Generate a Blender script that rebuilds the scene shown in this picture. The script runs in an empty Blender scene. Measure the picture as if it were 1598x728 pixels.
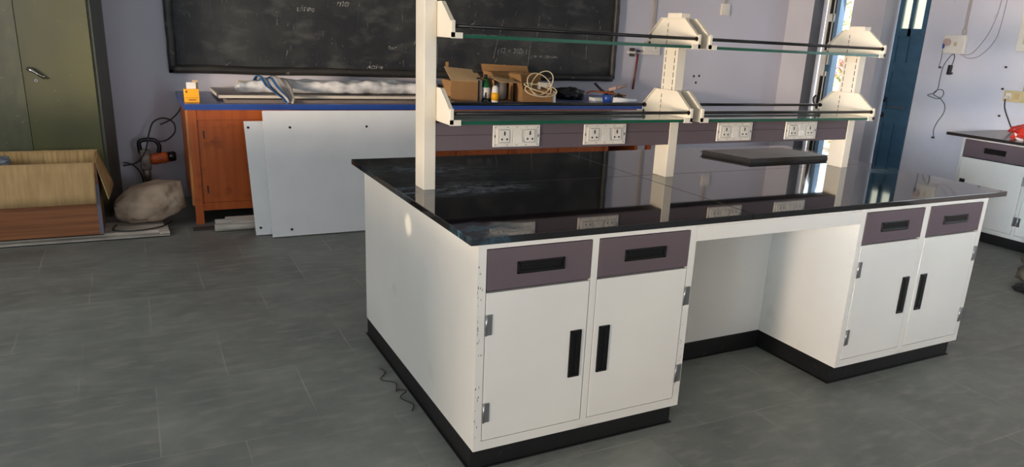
import bpy, bmesh, math, random
from mathutils import Vector, Matrix, noise
random.seed(7)
S = bpy.context.scene
COL = S.collection

# ------------------------------------------------------------------ camera
PW, PH = 1598.0, 728.0
F_PX, PCX, PCY = 1156.08, 843.64, 398.98
yaw, pit, rol = -0.50434, -0.2934, -0.0538
CAM = Vector((-0.9616, -2.1725, 1.5643))
cd = bpy.data.cameras.new('camera'); cam = bpy.data.objects.new('camera', cd); COL.objects.link(cam)
RR = Matrix.Rotation(yaw, 3, 'Z') @ Matrix.Rotation(pit, 3, 'X') @ Matrix.Rotation(rol, 3, 'Y')
rgt, fwd, upv = RR.col[0], RR.col[1], RR.col[2]
M3 = Matrix((rgt, upv, -fwd)).transposed()
cam.matrix_world = Matrix.Translation(CAM) @ M3.to_4x4()
cd.sensor_fit = 'HORIZONTAL'; cd.sensor_width = 36
cd.lens = F_PX / PW * 36
cd.shift_x = -(PCX - PW / 2) / PW
cd.shift_y = (PCY - PH / 2) / PW
cd.clip_start = 0.05
S.camera = cam

# ------------------------------------------------------------------ world, lights, exposure
w = bpy.data.worlds.new('world'); S.world = w; w.use_nodes = True
bg = w.node_tree.nodes['Background']
bg.inputs[0].default_value = (0.80, 0.90, 1.0, 1); bg.inputs[1].default_value = 1.6

def area(name, loc, target, sx, sy, energy, col, spread=180):
    d = bpy.data.lights.new(name, 'AREA'); d.shape = 'RECTANGLE'; d.size = sx; d.size_y = sy
    d.energy = energy; d.color = col; d.spread = math.radians(spread)
    o = bpy.data.objects.new(name, d); COL.objects.link(o); o.location = loc
    o.rotation_euler = (Vector(target) - Vector(loc)).to_track_quat('-Z', 'Y').to_euler()
    return o
WARM = (1.0, 0.80, 0.62); COOL = (0.76, 0.88, 1.0); NEUT = (1.0, 0.97, 0.95)
# daylight through the openings of the room (left wall, front wall behind the camera), plus added fills and a spot
# low warm daylight from far outside the left windows, soft daylight through the front ones
area('evening_light_near_window', (-11.2, -4.75, 1.35), (0.9, 0.0, 0.75), 1.5, 0.9, 1000, WARM)
area('evening_light_far_window', (-10.5, -2.1, 1.15), (1.5, 5.0, 0.98), 1.4, 0.5, 1450, WARM)
area('sky_at_left_window', (-3.85, 1.6, 1.7), (2.0, 2.6, 0.8), 2.1, 1.4, 42, NEUT)
area('sky_at_left_front_window', (-3.85, -3.9, 1.75), (3.0, 0.0, 0.8), 1.4, 1.4, 45, COOL)
area('right_cabinet_fill', (-3.9, -3.8, 1.95), (5.6, 1.3, 0.9), 1.3, 1.5, 14, COOL, 21)  # added narrow fill, spread limited to reach the right wall cabinet
area('window_light_front_left', (0.6, -5.0, 1.75), (0.6, 0, 1.2), 1.7, 1.4, 26, NEUT)
area('right_wall_fill', (3.2, -14.0, 2.6), (5.2, 3.6, 1.0), 2.6, 1.6, 330, COOL)  # added far source, placed to brighten the right pier and blue door
area('window_light_right_wall', (6.7, -2.6, 1.75), (2.0, -1.5, 0.6), 1.5, 1.4, 24, COOL)
area('doorway_light', (6.75, 4.3, 1.5), (4.0, 3.0, 0.6), 0.5, 2.0, 11, COOL)
sp = bpy.data.lights.new('side_glint_spot', 'SPOT'); sp.energy = 430; sp.spot_size = math.radians(1.45); sp.spot_blend = .6; sp.color = (1, .86, .62); sp.shadow_soft_size = .01  # added spot lamp that draws the bright patch on the island side
spo = bpy.data.objects.new('side_glint_spot', sp); COL.objects.link(spo); spo.location = (-3.85, .95, 2.0)
spo.rotation_euler = (Vector((0, .735, .760)) - Vector(spo.location)).to_track_quat('-Z', 'Y').to_euler()
# outside sun on the neighbouring building and the bush
sd = bpy.data.lights.new('sun', 'SUN'); sd.energy = 9.0; sd.angle = 0.02; sd.color = (1, 0.93, 0.82)
so = bpy.data.objects.new('sun', sd); COL.objects.link(so)
so.rotation_euler = Vector((0.6, 0.2, -1.5)).to_track_quat('-Z', 'Y').to_euler()
S.view_settings.view_transform = 'Standard'; S.view_settings.look = 'None'
S.view_settings.exposure = 0.0; S.view_settings.gamma = 1.0
S.view_settings.use_curve_mapping = False

# ------------------------------------------------------------------ materials
def lin(c):
    r = []
    for v in c[:3]:
        v /= 255.0
        r.append(v / 12.92 if v <= 0.04045 else ((v + 0.055) / 1.055) ** 2.4)
    return (r[0], r[1], r[2], 1)

def mat(name, rgb, rough=0.5, metal=0.0, rgb2=None, scale=(4, 4, 4), thr=(0.35, 0.65), bump=0.0, bscale=40, spec=0.5,
        coat=0.0, rgb3=None, sc3=30, thr3=(0.62, 0.7), detail=4):
    m = bpy.data.materials.new(name); m.use_nodes = True
    nt = m.node_tree; N = nt.nodes; L = nt.links; P = N['Principled BSDF']
    P.inputs['Roughness'].default_value = rough; P.inputs['Metallic'].default_value = metal
    P.inputs['Specular IOR Level'].default_value = spec
    P.inputs['Coat Weight'].default_value = coat
    P.inputs['Base Color'].default_value = lin(rgb)
    tc = N.new('ShaderNodeTexCoord')
    if rgb2 is None: rgb2 = tuple(min(255, v * 0.94) for v in rgb)
    mp = N.new('ShaderNodeMapping'); mp.inputs['Scale'].default_value = scale
    L.new(tc.outputs['Object'], mp.inputs[0])
    nz = N.new('ShaderNodeTexNoise'); nz.inputs['Scale'].default_value = 1.0; nz.inputs['Detail'].default_value = detail
    L.new(mp.outputs[0], nz.inputs['Vector'])
    mr = N.new('ShaderNodeMapRange'); mr.inputs[1].default_value = thr[0]; mr.inputs[2].default_value = thr[1]
    L.new(nz.outputs[0], mr.inputs[0])
    mx = N.new('ShaderNodeMix'); mx.data_type = 'RGBA'
    mx.inputs[6].default_value = lin(rgb); mx.inputs[7].default_value = lin(rgb2)
    L.new(mr.outputs[0], mx.inputs[0]); last = mx.outputs[2]
    if rgb3 is not None:
        n3 = N.new('ShaderNodeTexNoise'); n3.inputs['Scale'].default_value = sc3; n3.inputs['Detail'].default_value = 3
        L.new(tc.outputs['Object'], n3.inputs['Vector'])
        m3 = N.new('ShaderNodeMapRange'); m3.inputs[1].default_value = thr3[0]; m3.inputs[2].default_value = thr3[1]
        L.new(n3.outputs[0], m3.inputs[0])
        x3 = N.new('ShaderNodeMix'); x3.data_type = 'RGBA'
        L.new(m3.outputs[0], x3.inputs[0]); L.new(last, x3.inputs[6]); x3.inputs[7].default_value = lin(rgb3); last = x3.outputs[2]
    L.new(last, P.inputs['Base Color'])
    if bump:
        nb = N.new('ShaderNodeTexNoise'); nb.inputs['Scale'].default_value = bscale; nb.inputs['Detail'].default_value = 4
        L.new(tc.outputs['Object'], nb.inputs['Vector'])
        b = N.new('ShaderNodeBump'); b.inputs['Strength'].default_value = bump; b.inputs['Distance'].default_value = 0.01
        L.new(nb.outputs[0], b.inputs['Height']); L.new(b.outputs[0], P.inputs['Normal'])
    return m

def emat(name, rgb, strength):
    m = bpy.data.materials.new(name); m.use_nodes = True
    P = m.node_tree.nodes['Principled BSDF']; P.inputs['Base Color'].default_value = lin(rgb)
    P.inputs['Emission Color'].default_value = lin(rgb); P.inputs['Emission Strength'].default_value = strength
    return m

M = {}
M['wall'] = mat('lavender_wall_paint', (196, 194, 203), 0.85, rgb2=(188, 186, 195), scale=(.7, .7, .7), bump=.12, bscale=22,
                rgb3=(184, 178, 184), sc3=9, thr3=(.70, .80))
M['wall_r'] = mat('lavender_wall_paint_patched', (212, 211, 218), 0.85, rgb2=(200, 199, 207), scale=(.9, .9, .9), bump=.14, bscale=18,
                  rgb3=(165, 155, 160), sc3=7, thr3=(.74, .80))
M['jamb'] = mat('dark_grey_jamb', (96, 94, 96), 0.8, rgb2=(84, 83, 85), scale=(3, 3, 2))
M['pier'] = mat('pier_paint', (196, 197, 203), 0.8)
M['ceiling'] = mat('ceiling_paint', (215, 213, 210), 0.9)
M['white'] = mat('white_powder_coat', (220, 217, 208), 0.32, rgb2=(214, 211, 203), scale=(2, 2, 2), bump=.012, bscale=160)
M['side'] = mat('white_powder_coat_worn', (220, 217, 208), 0.33, rgb2=(212, 209, 200), scale=(2, 2, 2), bump=.015, bscale=120,
                rgb3=(196, 190, 180), sc3=3.5, thr3=(.68, .80))
M['cream'] = mat('cream_powder_coat', (226, 218, 200), 0.35)
M['mauve'] = mat('mauve_powder_coat', (94, 80, 84), 0.5, rgb2=(90, 77, 81))
M['black'] = mat('black_plastic', (11, 11, 12), 0.28)
M['blackpl'] = mat('black_plinth_metal', (15, 14, 14), 0.5, rgb2=(10, 9, 10), scale=(8, 8, 8), rgb3=(44, 38, 35), sc3=14, thr3=(.66, .78), bump=.1, bscale=30)
M['steel'] = mat('hinge_steel', (170, 170, 172), 0.3, metal=.9)
M['chrome'] = mat('chrome', (215, 212, 208), 0.18, metal=1)
M['gap_shade'] = mat('painted_gap_shade', (12, 12, 12), 0.7)
M['socket'] = mat('socket_plastic', (226, 220, 208), 0.3)
M['slot'] = mat('slot_black', (24, 22, 22), 0.6)
M['olive'] = mat('olive_enamel', (84, 83, 42), 0.4, rgb2=(71, 70, 35), scale=(1.6, 1.6, 1.2), rgb3=(128, 128, 100), sc3=42, thr3=(.72, .76), bump=.03, bscale=12)
M['olive_l'] = mat('olive_enamel_worn', (90, 90, 62), 0.44, rgb2=(78, 79, 54), scale=(14, 14, 6), rgb3=(120, 120, 96), sc3=30, thr3=(.66, .74))
M['olive_d'] = mat('olive_side_enamel', (80, 82, 66), 0.45, rgb2=(66, 67, 56), scale=(6, 6, 2))
M['orange'] = mat('orange_brown_paint', (178, 88, 28), 0.5, rgb2=(164, 76, 22), scale=(30, 30, 1.6), rgb3=(132, 60, 16), sc3=6, thr3=(.58, .72), bump=.04)
M['rawwood'] = mat('worn_wood_edge', (206, 142, 74), 0.6, rgb2=(150, 84, 34), scale=(40, 40, 3))
M['blue'] = mat('blue_laminate', (40, 74, 150), 0.25, rgb2=(34, 66, 138), scale=(3, 3, 3))
M['bluetop'] = mat('blue_grey_benchtop', (104, 118, 158), 0.3, rgb2=(88, 104, 148), scale=(2, 5, 2), rgb3=(140, 146, 168), sc3=5, thr3=(.55, .75))
M['panel'] = mat('white_laminate', (232, 234, 234), 0.22, rgb2=(226, 229, 229))
M['pvc'] = mat('grey_pvc', (176, 170, 158), 0.5, rgb2=(150, 144, 134), scale=(5, 5, 5))
M['card'] = mat('cardboard', (186, 154, 106), 0.85, rgb2=(170, 138, 92), scale=(60, 60, 1.5), bump=.1, bscale=18)
M['card_in'] = mat('cardboard_inside', (196, 164, 110), 0.85, rgb2=(166, 132, 84), scale=(50, 50, 1.5), bump=.1)
M['cardred'] = mat('cardboard_printed', (142, 92, 56), 0.8, rgb2=(116, 70, 40), scale=(2, 2, 60), bump=.05)
M['card2'] = mat('cardboard_brown', (156, 118, 74), 0.85, rgb2=(142, 106, 66))
M['card2l'] = mat('cardboard_pale', (200, 170, 126), 0.85, rgb2=(186, 156, 112))
M['tape'] = mat('grey_blue_tape', (104, 104, 118), 0.4)
M['plastic_bag'] = mat('grey_plastic_film', (150, 155, 165), 0.25, rgb2=(110, 116, 128), scale=(20, 20, 20), bump=.5)
M['wrap'] = mat('silver_plastic_wrap', (228, 228, 226), 0.22, rgb2=(170, 172, 174), scale=(6, 16, 16), bump=.7, bscale=16)
M['sack'] = mat('woven_sack', (178, 158, 136), 0.8, rgb2=(152, 132, 112), scale=(7, 7, 7), bump=.8, bscale=9, rgb3=(146, 130, 114), sc3=12, thr3=(.62, .78))
M['plank'] = mat('white_board', (196, 186, 172), 0.5, rgb2=(176, 166, 152))
M['wire'] = mat('black_wire', (26, 24, 24), 0.5)
M['wiregrey'] = mat('grey_wire', (120, 118, 122), 0.5)
M['drillor'] = mat('drill_orange', (196, 88, 30), 0.5, rgb2=(140, 62, 26), scale=(20, 20, 20))
M['drillgr'] = mat('drill_metal', (150, 138, 128), 0.45, metal=.4, rgb2=(96, 86, 80), scale=(18, 18, 18))
M['darkbr'] = mat('dark_brown_metal', (58, 44, 38), 0.5)
M['yellow'] = mat('yellow_carton', (240, 172, 22), 0.5, rgb2=(232, 160, 16), scale=(5, 5, 5))
M['paper'] = mat('white_paper', (226, 224, 220), 0.7)
M['paperbr'] = mat('brown_print', (120, 66, 16), 0.6)
M['tray'] = mat('grey_brown_sheet', (124, 112, 104), 0.35, rgb2=(104, 94, 88), scale=(2, 8, 2))
M['trayedge'] = mat('cream_sheet_edge', (204, 196, 182), 0.5)
M['green'] = mat('green_bottle', (20, 96, 52), 0.12, rgb2=(14, 70, 38))
M['greyplast'] = mat('grey_container', (150, 142, 134), 0.4, rgb2=(132, 126, 120))
M['coil'] = mat('cream_cable', (232, 216, 176), 0.45)
M['bag'] = mat('black_bag', (24, 24, 27), 0.35, rgb2=(48, 48, 54), scale=(24, 24, 24), thr=(.45, .7), bump=.8, bscale=30)
M['bluecup'] = mat('blue_box', (30, 70, 150), 0.35)
M['pink'] = mat('pinkish_tube', (190, 160, 150), 0.5)
M['redrod'] = mat('red_brown_rod', (112, 44, 34), 0.45)
M['dkgreen'] = mat('grey_green_metal', (92, 92, 82), 0.5, rgb2=(60, 60, 54), scale=(30, 30, 30))
M['redcloth'] = mat('red_plastic_bag', (214, 62, 44), 0.4, rgb2=(180, 36, 28), scale=(14, 14, 14), bump=.6, bscale=20)
M['khaki'] = mat('khaki_cloth', (128, 120, 104), 0.85, rgb2=(104, 97, 84), scale=(9, 9, 9), bump=.5, bscale=14)
M['door'] = mat('blue_door_paint', (62, 102, 128), 0.42, rgb2=(54, 92, 116), scale=(3, 3, 8), rgb3=(54, 82, 104), sc3=9, thr3=(.62, .76))
M['frameblue'] = mat('blue_frame_paint', (110, 140, 166), 0.45)
M['grille'] = mat('white_grille_paint', (226, 226, 220), 0.4)
M['stack'] = mat('dark_grey_sheet', (158, 151, 143), 0.45, rgb2=(140, 134, 127), scale=(3, 3, 3))
M['worktop_grey'] = mat('grey_granite', (44, 42, 42), 0.12)
M['stackedge'] = mat('dark_sheet_edge', (44, 38, 34), 0.5)
M['beige'] = mat('beige_socket_board', (204, 186, 140), 0.5, rgb2=(188, 170, 124), scale=(8, 8, 8))
M['conduit'] = mat('conduit_paint', (176, 166, 160), 0.6)
M['wood'] = mat('plain_wood', (150, 110, 70), 0.6)
M['outwall'] = mat('outside_wall_paint', (236, 240, 246), 0.8)
M['leaf'] = mat('bush_leaves', (216, 218, 150), 0.7, rgb2=(196, 206, 130), scale=(9, 9, 9), rgb3=(240, 170, 180), sc3=7, thr3=(.52, .6))
M['ground'] = mat('outside_ground', (190, 180, 165), 0.9)
M['paneglow'] = None

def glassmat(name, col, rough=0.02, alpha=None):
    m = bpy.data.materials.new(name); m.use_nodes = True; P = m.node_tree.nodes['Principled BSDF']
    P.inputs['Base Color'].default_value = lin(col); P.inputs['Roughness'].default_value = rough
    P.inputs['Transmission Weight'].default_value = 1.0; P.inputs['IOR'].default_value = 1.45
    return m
M['glass'] = glassmat('pale_sheen_glass', (214, 228, 224))
M['glass'].node_tree.nodes['Principled BSDF'].inputs['Transmission Weight'].default_value = .5  # pale diffuse share paints in the reflected wall and board, with some dust
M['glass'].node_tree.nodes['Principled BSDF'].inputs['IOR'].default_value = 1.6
M['frost'] = glassmat('frosted_pane', (250, 246, 220), 0.5)
M['edge'] = mat('green_glass_edge', (6, 84, 58), 0.2, rgb2=(4, 70, 50), scale=(3, 3, 3))

def custom_floor():
    m = bpy.data.materials.new('slate_floor'); m.use_nodes = True; nt = m.node_tree; N = nt.nodes; L = nt.links; P = N['Principled BSDF']
    tc = N.new('ShaderNodeTexCoord'); mp = N.new('ShaderNodeMapping'); mp.inputs['Location'].default_value = (0.4075, 0.04, 0)
    L.new(tc.outputs['Object'], mp.inputs[0])
    wob = N.new('ShaderNodeTexNoise'); wob.inputs['Scale'].default_value = 5; L.new(tc.outputs['Object'], wob.inputs['Vector'])
    wa = N.new('ShaderNodeVectorMath'); wa.operation = 'MULTIPLY_ADD'; wa.inputs[1].default_value = (.014, .014, 0)
    L.new(wob.outputs['Color'], wa.inputs[0]); L.new(mp.outputs[0], wa.inputs[2])
    br = N.new('ShaderNodeTexBrick'); br.offset = 0.5; br.offset_frequency = 2; br.squash = 1
    br.inputs['Scale'].default_value = 1; br.inputs['Brick Width'].default_value = 0.585; br.inputs['Row Height'].default_value = 0.602
    br.inputs['Mortar Size'].default_value = 0.0032; br.inputs['Mortar Smooth'].default_value = 0.3
    br.inputs['Color1'].default_value = lin((122, 126, 121)); br.inputs['Color2'].default_value = lin((113, 116, 112)); br.inputs['Mortar'].default_value = lin((112, 113, 109))
    L.new(wa.outputs[0], br.inputs['Vector'])
    n1 = N.new('ShaderNodeTexNoise'); n1.inputs['Scale'].default_value = 2.2; n1.inputs['Detail'].default_value = 7; n1.inputs['Roughness'].default_value = .65
    L.new(tc.outputs['Object'], n1.inputs['Vector'])
    mr = N.new('ShaderNodeMapRange'); mr.inputs[1].default_value = .3; mr.inputs[2].default_value = .72; L.new(n1.outputs[0], mr.inputs[0])
    mx = N.new('ShaderNodeMix'); mx.data_type = 'RGBA'; mx.blend_type = 'MULTIPLY'; mx.inputs[0].default_value = 1
    cr = N.new('ShaderNodeMix'); cr.data_type = 'RGBA'; cr.inputs[6].default_value = (.68, .69, .69, 1); cr.inputs[7].default_value = (1.3, 1.28, 1.22, 1)
    L.new(mr.outputs[0], cr.inputs[0]); L.new(br.outputs['Color'], mx.inputs[6]); L.new(cr.outputs[2], mx.inputs[7])
    # dust and lime scuffs
    n2 = N.new('ShaderNodeTexNoise'); n2.inputs['Scale'].default_value = 13; n2.inputs['Detail'].default_value = 8
    mp2 = N.new('ShaderNodeMapping'); mp2.inputs['Scale'].default_value = (.5, 1.4, 1); L.new(tc.outputs['Object'], mp2.inputs[0]); L.new(mp2.outputs[0], n2.inputs['Vector'])
    m2 = N.new('ShaderNodeMapRange'); m2.inputs[1].default_value = .5; m2.inputs[2].default_value = .75; m2.inputs[4].default_value = .42; L.new(n2.outputs[0], m2.inputs[0])
    x2 = N.new('ShaderNodeMix'); x2.data_type = 'RGBA'; x2.inputs[7].default_value = lin((158, 154, 145)); L.new(m2.outputs[0], x2.inputs[0]); L.new(mx.outputs[2], x2.inputs[6])
    # pale grout where it is not worn off
    n3 = N.new('ShaderNodeTexNoise'); n3.inputs['Scale'].default_value = 2.6; n3.inputs['Detail'].default_value = 3; L.new(tc.outputs['Object'], n3.inputs['Vector'])
    m3 = N.new('ShaderNodeMapRange'); m3.inputs[1].default_value = .44; m3.inputs[2].default_value = .70; m3.inputs[3].default_value = .22; m3.inputs[4].default_value = 1.0; L.new(n3.outputs[0], m3.inputs[0])
    mu = N.new('ShaderNodeMath'); mu.operation = 'MULTIPLY'; L.new(br.outputs['Fac'], mu.inputs[0]); L.new(m3.outputs[0], mu.inputs[1])
    x3 = N.new('ShaderNodeMix'); x3.data_type = 'RGBA'; x3.inputs[7].default_value = lin((160, 156, 147)); L.new(mu.outputs[0], x3.inputs[0]); L.new(x2.outputs[2], x3.inputs[6])
    L.new(x3.outputs[2], P.inputs['Base Color'])
    P.inputs['Roughness'].default_value = .48
    rr = N.new('ShaderNodeMapRange'); rr.inputs[3].default_value = .36; rr.inputs[4].default_value = .62; L.new(n1.outputs[0], rr.inputs[0]); L.new(rr.outputs[0], P.inputs['Roughness'])
    b = N.new('ShaderNodeBump'); b.inputs['Strength'].default_value = .12; b.inputs['Distance'].default_value = .01; L.new(n2.outputs[0], b.inputs['Height']); L.new(b.outputs[0], P.inputs['Normal'])
    return m
M['floor'] = custom_floor()

def custom_worktop():
    m = bpy.data.materials.new('black_granite'); m.use_nodes = True; nt = m.node_tree; N = nt.nodes; L = nt.links; P = N['Principled BSDF']
    P.inputs['IOR'].default_value = 1.9; P.inputs['Roughness'].default_value = .05
    geo = N.new('ShaderNodeNewGeometry')
    n = N.new('ShaderNodeTexNoise'); n.inputs['Scale'].default_value = 12; n.inputs['Detail'].default_value = 12; n.inputs['Roughness'].default_value = .78
    mp = N.new('ShaderNodeMapping'); mp.inputs['Scale'].default_value = (1, 2.2, 1); mp.inputs['Rotation'].default_value = (0, 0, .4)
    L.new(geo.outputs['Position'], mp.inputs[0]); L.new(mp.outputs[0], n.inputs['Vector'])
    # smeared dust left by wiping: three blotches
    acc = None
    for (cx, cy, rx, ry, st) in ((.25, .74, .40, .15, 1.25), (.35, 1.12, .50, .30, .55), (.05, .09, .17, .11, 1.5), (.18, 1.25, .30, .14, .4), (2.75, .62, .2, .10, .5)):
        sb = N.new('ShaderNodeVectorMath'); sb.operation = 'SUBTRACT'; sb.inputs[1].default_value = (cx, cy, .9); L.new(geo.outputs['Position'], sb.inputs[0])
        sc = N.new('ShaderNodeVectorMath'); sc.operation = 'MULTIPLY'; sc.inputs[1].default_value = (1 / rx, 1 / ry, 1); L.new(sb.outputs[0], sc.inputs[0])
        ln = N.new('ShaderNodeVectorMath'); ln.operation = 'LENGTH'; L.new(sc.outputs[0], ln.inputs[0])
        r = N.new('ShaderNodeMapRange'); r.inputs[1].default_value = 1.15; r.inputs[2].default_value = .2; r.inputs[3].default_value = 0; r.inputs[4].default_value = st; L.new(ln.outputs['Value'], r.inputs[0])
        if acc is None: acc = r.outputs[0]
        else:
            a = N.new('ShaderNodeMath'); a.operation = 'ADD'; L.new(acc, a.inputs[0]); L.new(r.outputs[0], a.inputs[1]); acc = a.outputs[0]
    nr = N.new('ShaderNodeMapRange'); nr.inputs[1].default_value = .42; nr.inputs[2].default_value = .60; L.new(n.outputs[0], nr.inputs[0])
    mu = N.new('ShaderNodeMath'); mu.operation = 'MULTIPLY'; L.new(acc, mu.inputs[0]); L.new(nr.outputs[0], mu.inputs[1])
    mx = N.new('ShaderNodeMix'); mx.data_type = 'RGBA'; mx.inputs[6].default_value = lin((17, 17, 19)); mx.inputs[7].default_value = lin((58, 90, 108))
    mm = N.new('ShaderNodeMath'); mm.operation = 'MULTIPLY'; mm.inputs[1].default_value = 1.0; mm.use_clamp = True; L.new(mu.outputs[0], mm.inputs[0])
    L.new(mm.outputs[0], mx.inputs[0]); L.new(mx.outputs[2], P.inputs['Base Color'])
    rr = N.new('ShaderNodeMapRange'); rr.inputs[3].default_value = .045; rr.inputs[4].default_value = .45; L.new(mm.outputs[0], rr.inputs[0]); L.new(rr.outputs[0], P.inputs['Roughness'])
    return m
M['granite'] = custom_worktop()

def custom_board():
    m = bpy.data.materials.new('chalky_blackboard'); m.use_nodes = True; nt = m.node_tree; N = nt.nodes; L = nt.links; P = N['Principled BSDF']
    P.inputs['Roughness'].default_value = .6
    tc = N.new('ShaderNodeTexCoord')
    def nz(scale, sc, det=6):
        mp = N.new('ShaderNodeMapping'); mp.inputs['Scale'].default_value = scale; L.new(tc.outputs['Object'], mp.inputs[0])
        n = N.new('ShaderNodeTexNoise'); n.inputs['Scale'].default_value = sc; n.inputs['Detail'].default_value = det; n.inputs['Roughness'].default_value = .6
        L.new(mp.outputs[0], n.inputs['Vector']); return n.outputs[0]
    def mr(x, a, b, c=0, d=1):
        r = N.new('ShaderNodeMapRange'); r.inputs[1].default_value = a; r.inputs[2].default_value = b; r.inputs[3].default_value = c; r.inputs[4].default_value = d; L.new(x, r.inputs[0]); return r.outputs[0]
    def mix(f, a, col):
        x = N.new('ShaderNodeMix'); x.data_type = 'RGBA'; L.new(f, x.inputs[0]); L.new(a, x.inputs[6]); x.inputs[7].default_value = lin(col); return x.outputs[2]
    base = N.new('ShaderNodeRGB'); base.outputs[0].default_value = lin((22, 25, 30))
    c = mix(mr(nz((1, 1, 1), 1.6), .44, .62, 0, .85), base.outputs[0], (52, 54, 52))
    c = mix(mr(nz((1, 1, 2.2), 3.2, 9), .52, .74, 0, .55), c, (88, 90, 86))
    c = mix(mr(nz((9, 1, .9), 3, 5), .60, .78, 0, .5), c, (66, 70, 78))
    c = mix(mr(nz((1, 1, 1), 34, 3), .69, .76, 0, .6), c, (140, 142, 142))
    L.new(c, P.inputs['Base Color'])
    return m
M['board'] = custom_board()
M['boardframe'] = mat('blackboard_rim', (34, 34, 34), 0.5, rgb2=(52, 50, 46), scale=(3, 3, 12), rgb3=(110, 106, 98), sc3=16, thr3=(.66, .74), bump=.3, bscale=12)
M['chalk'] = mat('chalk', (160, 162, 162), 0.9, rgb2=(56, 58, 58), scale=(40, 40, 40))

def custom_cloth():
    m = bpy.data.materials.new('striped_cloth'); m.use_nodes = True; nt = m.node_tree; N = nt.nodes; L = nt.links; P = N['Principled BSDF']; P.inputs['Roughness'].default_value = .9
    uv = N.new('ShaderNodeUVMap')
    sp = N.new('ShaderNodeSeparateXYZ'); L.new(uv.outputs[0], sp.inputs[0])
    a = N.new('ShaderNodeMath'); a.operation = 'MULTIPLY'; a.inputs[1].default_value = 5.0; L.new(sp.outputs[0], a.inputs[0])
    f = N.new('ShaderNodeMath'); f.operation = 'FRACT'; L.new(a.outputs[0], f.inputs[0])
    g = N.new('ShaderNodeMath'); g.operation = 'LESS_THAN'; g.inputs[1].default_value = .46; L.new(f.outputs[0], g.inputs[0])
    h = N.new('ShaderNodeMath'); h.operation = 'LESS_THAN'; h.inputs[1].default_value = .62; L.new(sp.outputs[0], h.inputs[0])
    k = N.new('ShaderNodeMath'); k.operation = 'MULTIPLY'; L.new(g.outputs[0], k.inputs[0]); L.new(h.outputs[0], k.inputs[1])
    x = N.new('ShaderNodeMix'); x.data_type = 'RGBA'; x.inputs[6].default_value = lin((176, 168, 160)); x.inputs[7].default_value = lin((44, 98, 150)); L.new(k.outputs[0], x.inputs[0]); L.new(x.outputs[2], P.inputs['Base Color'])
    return m
M['cloth'] = custom_cloth()

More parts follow.
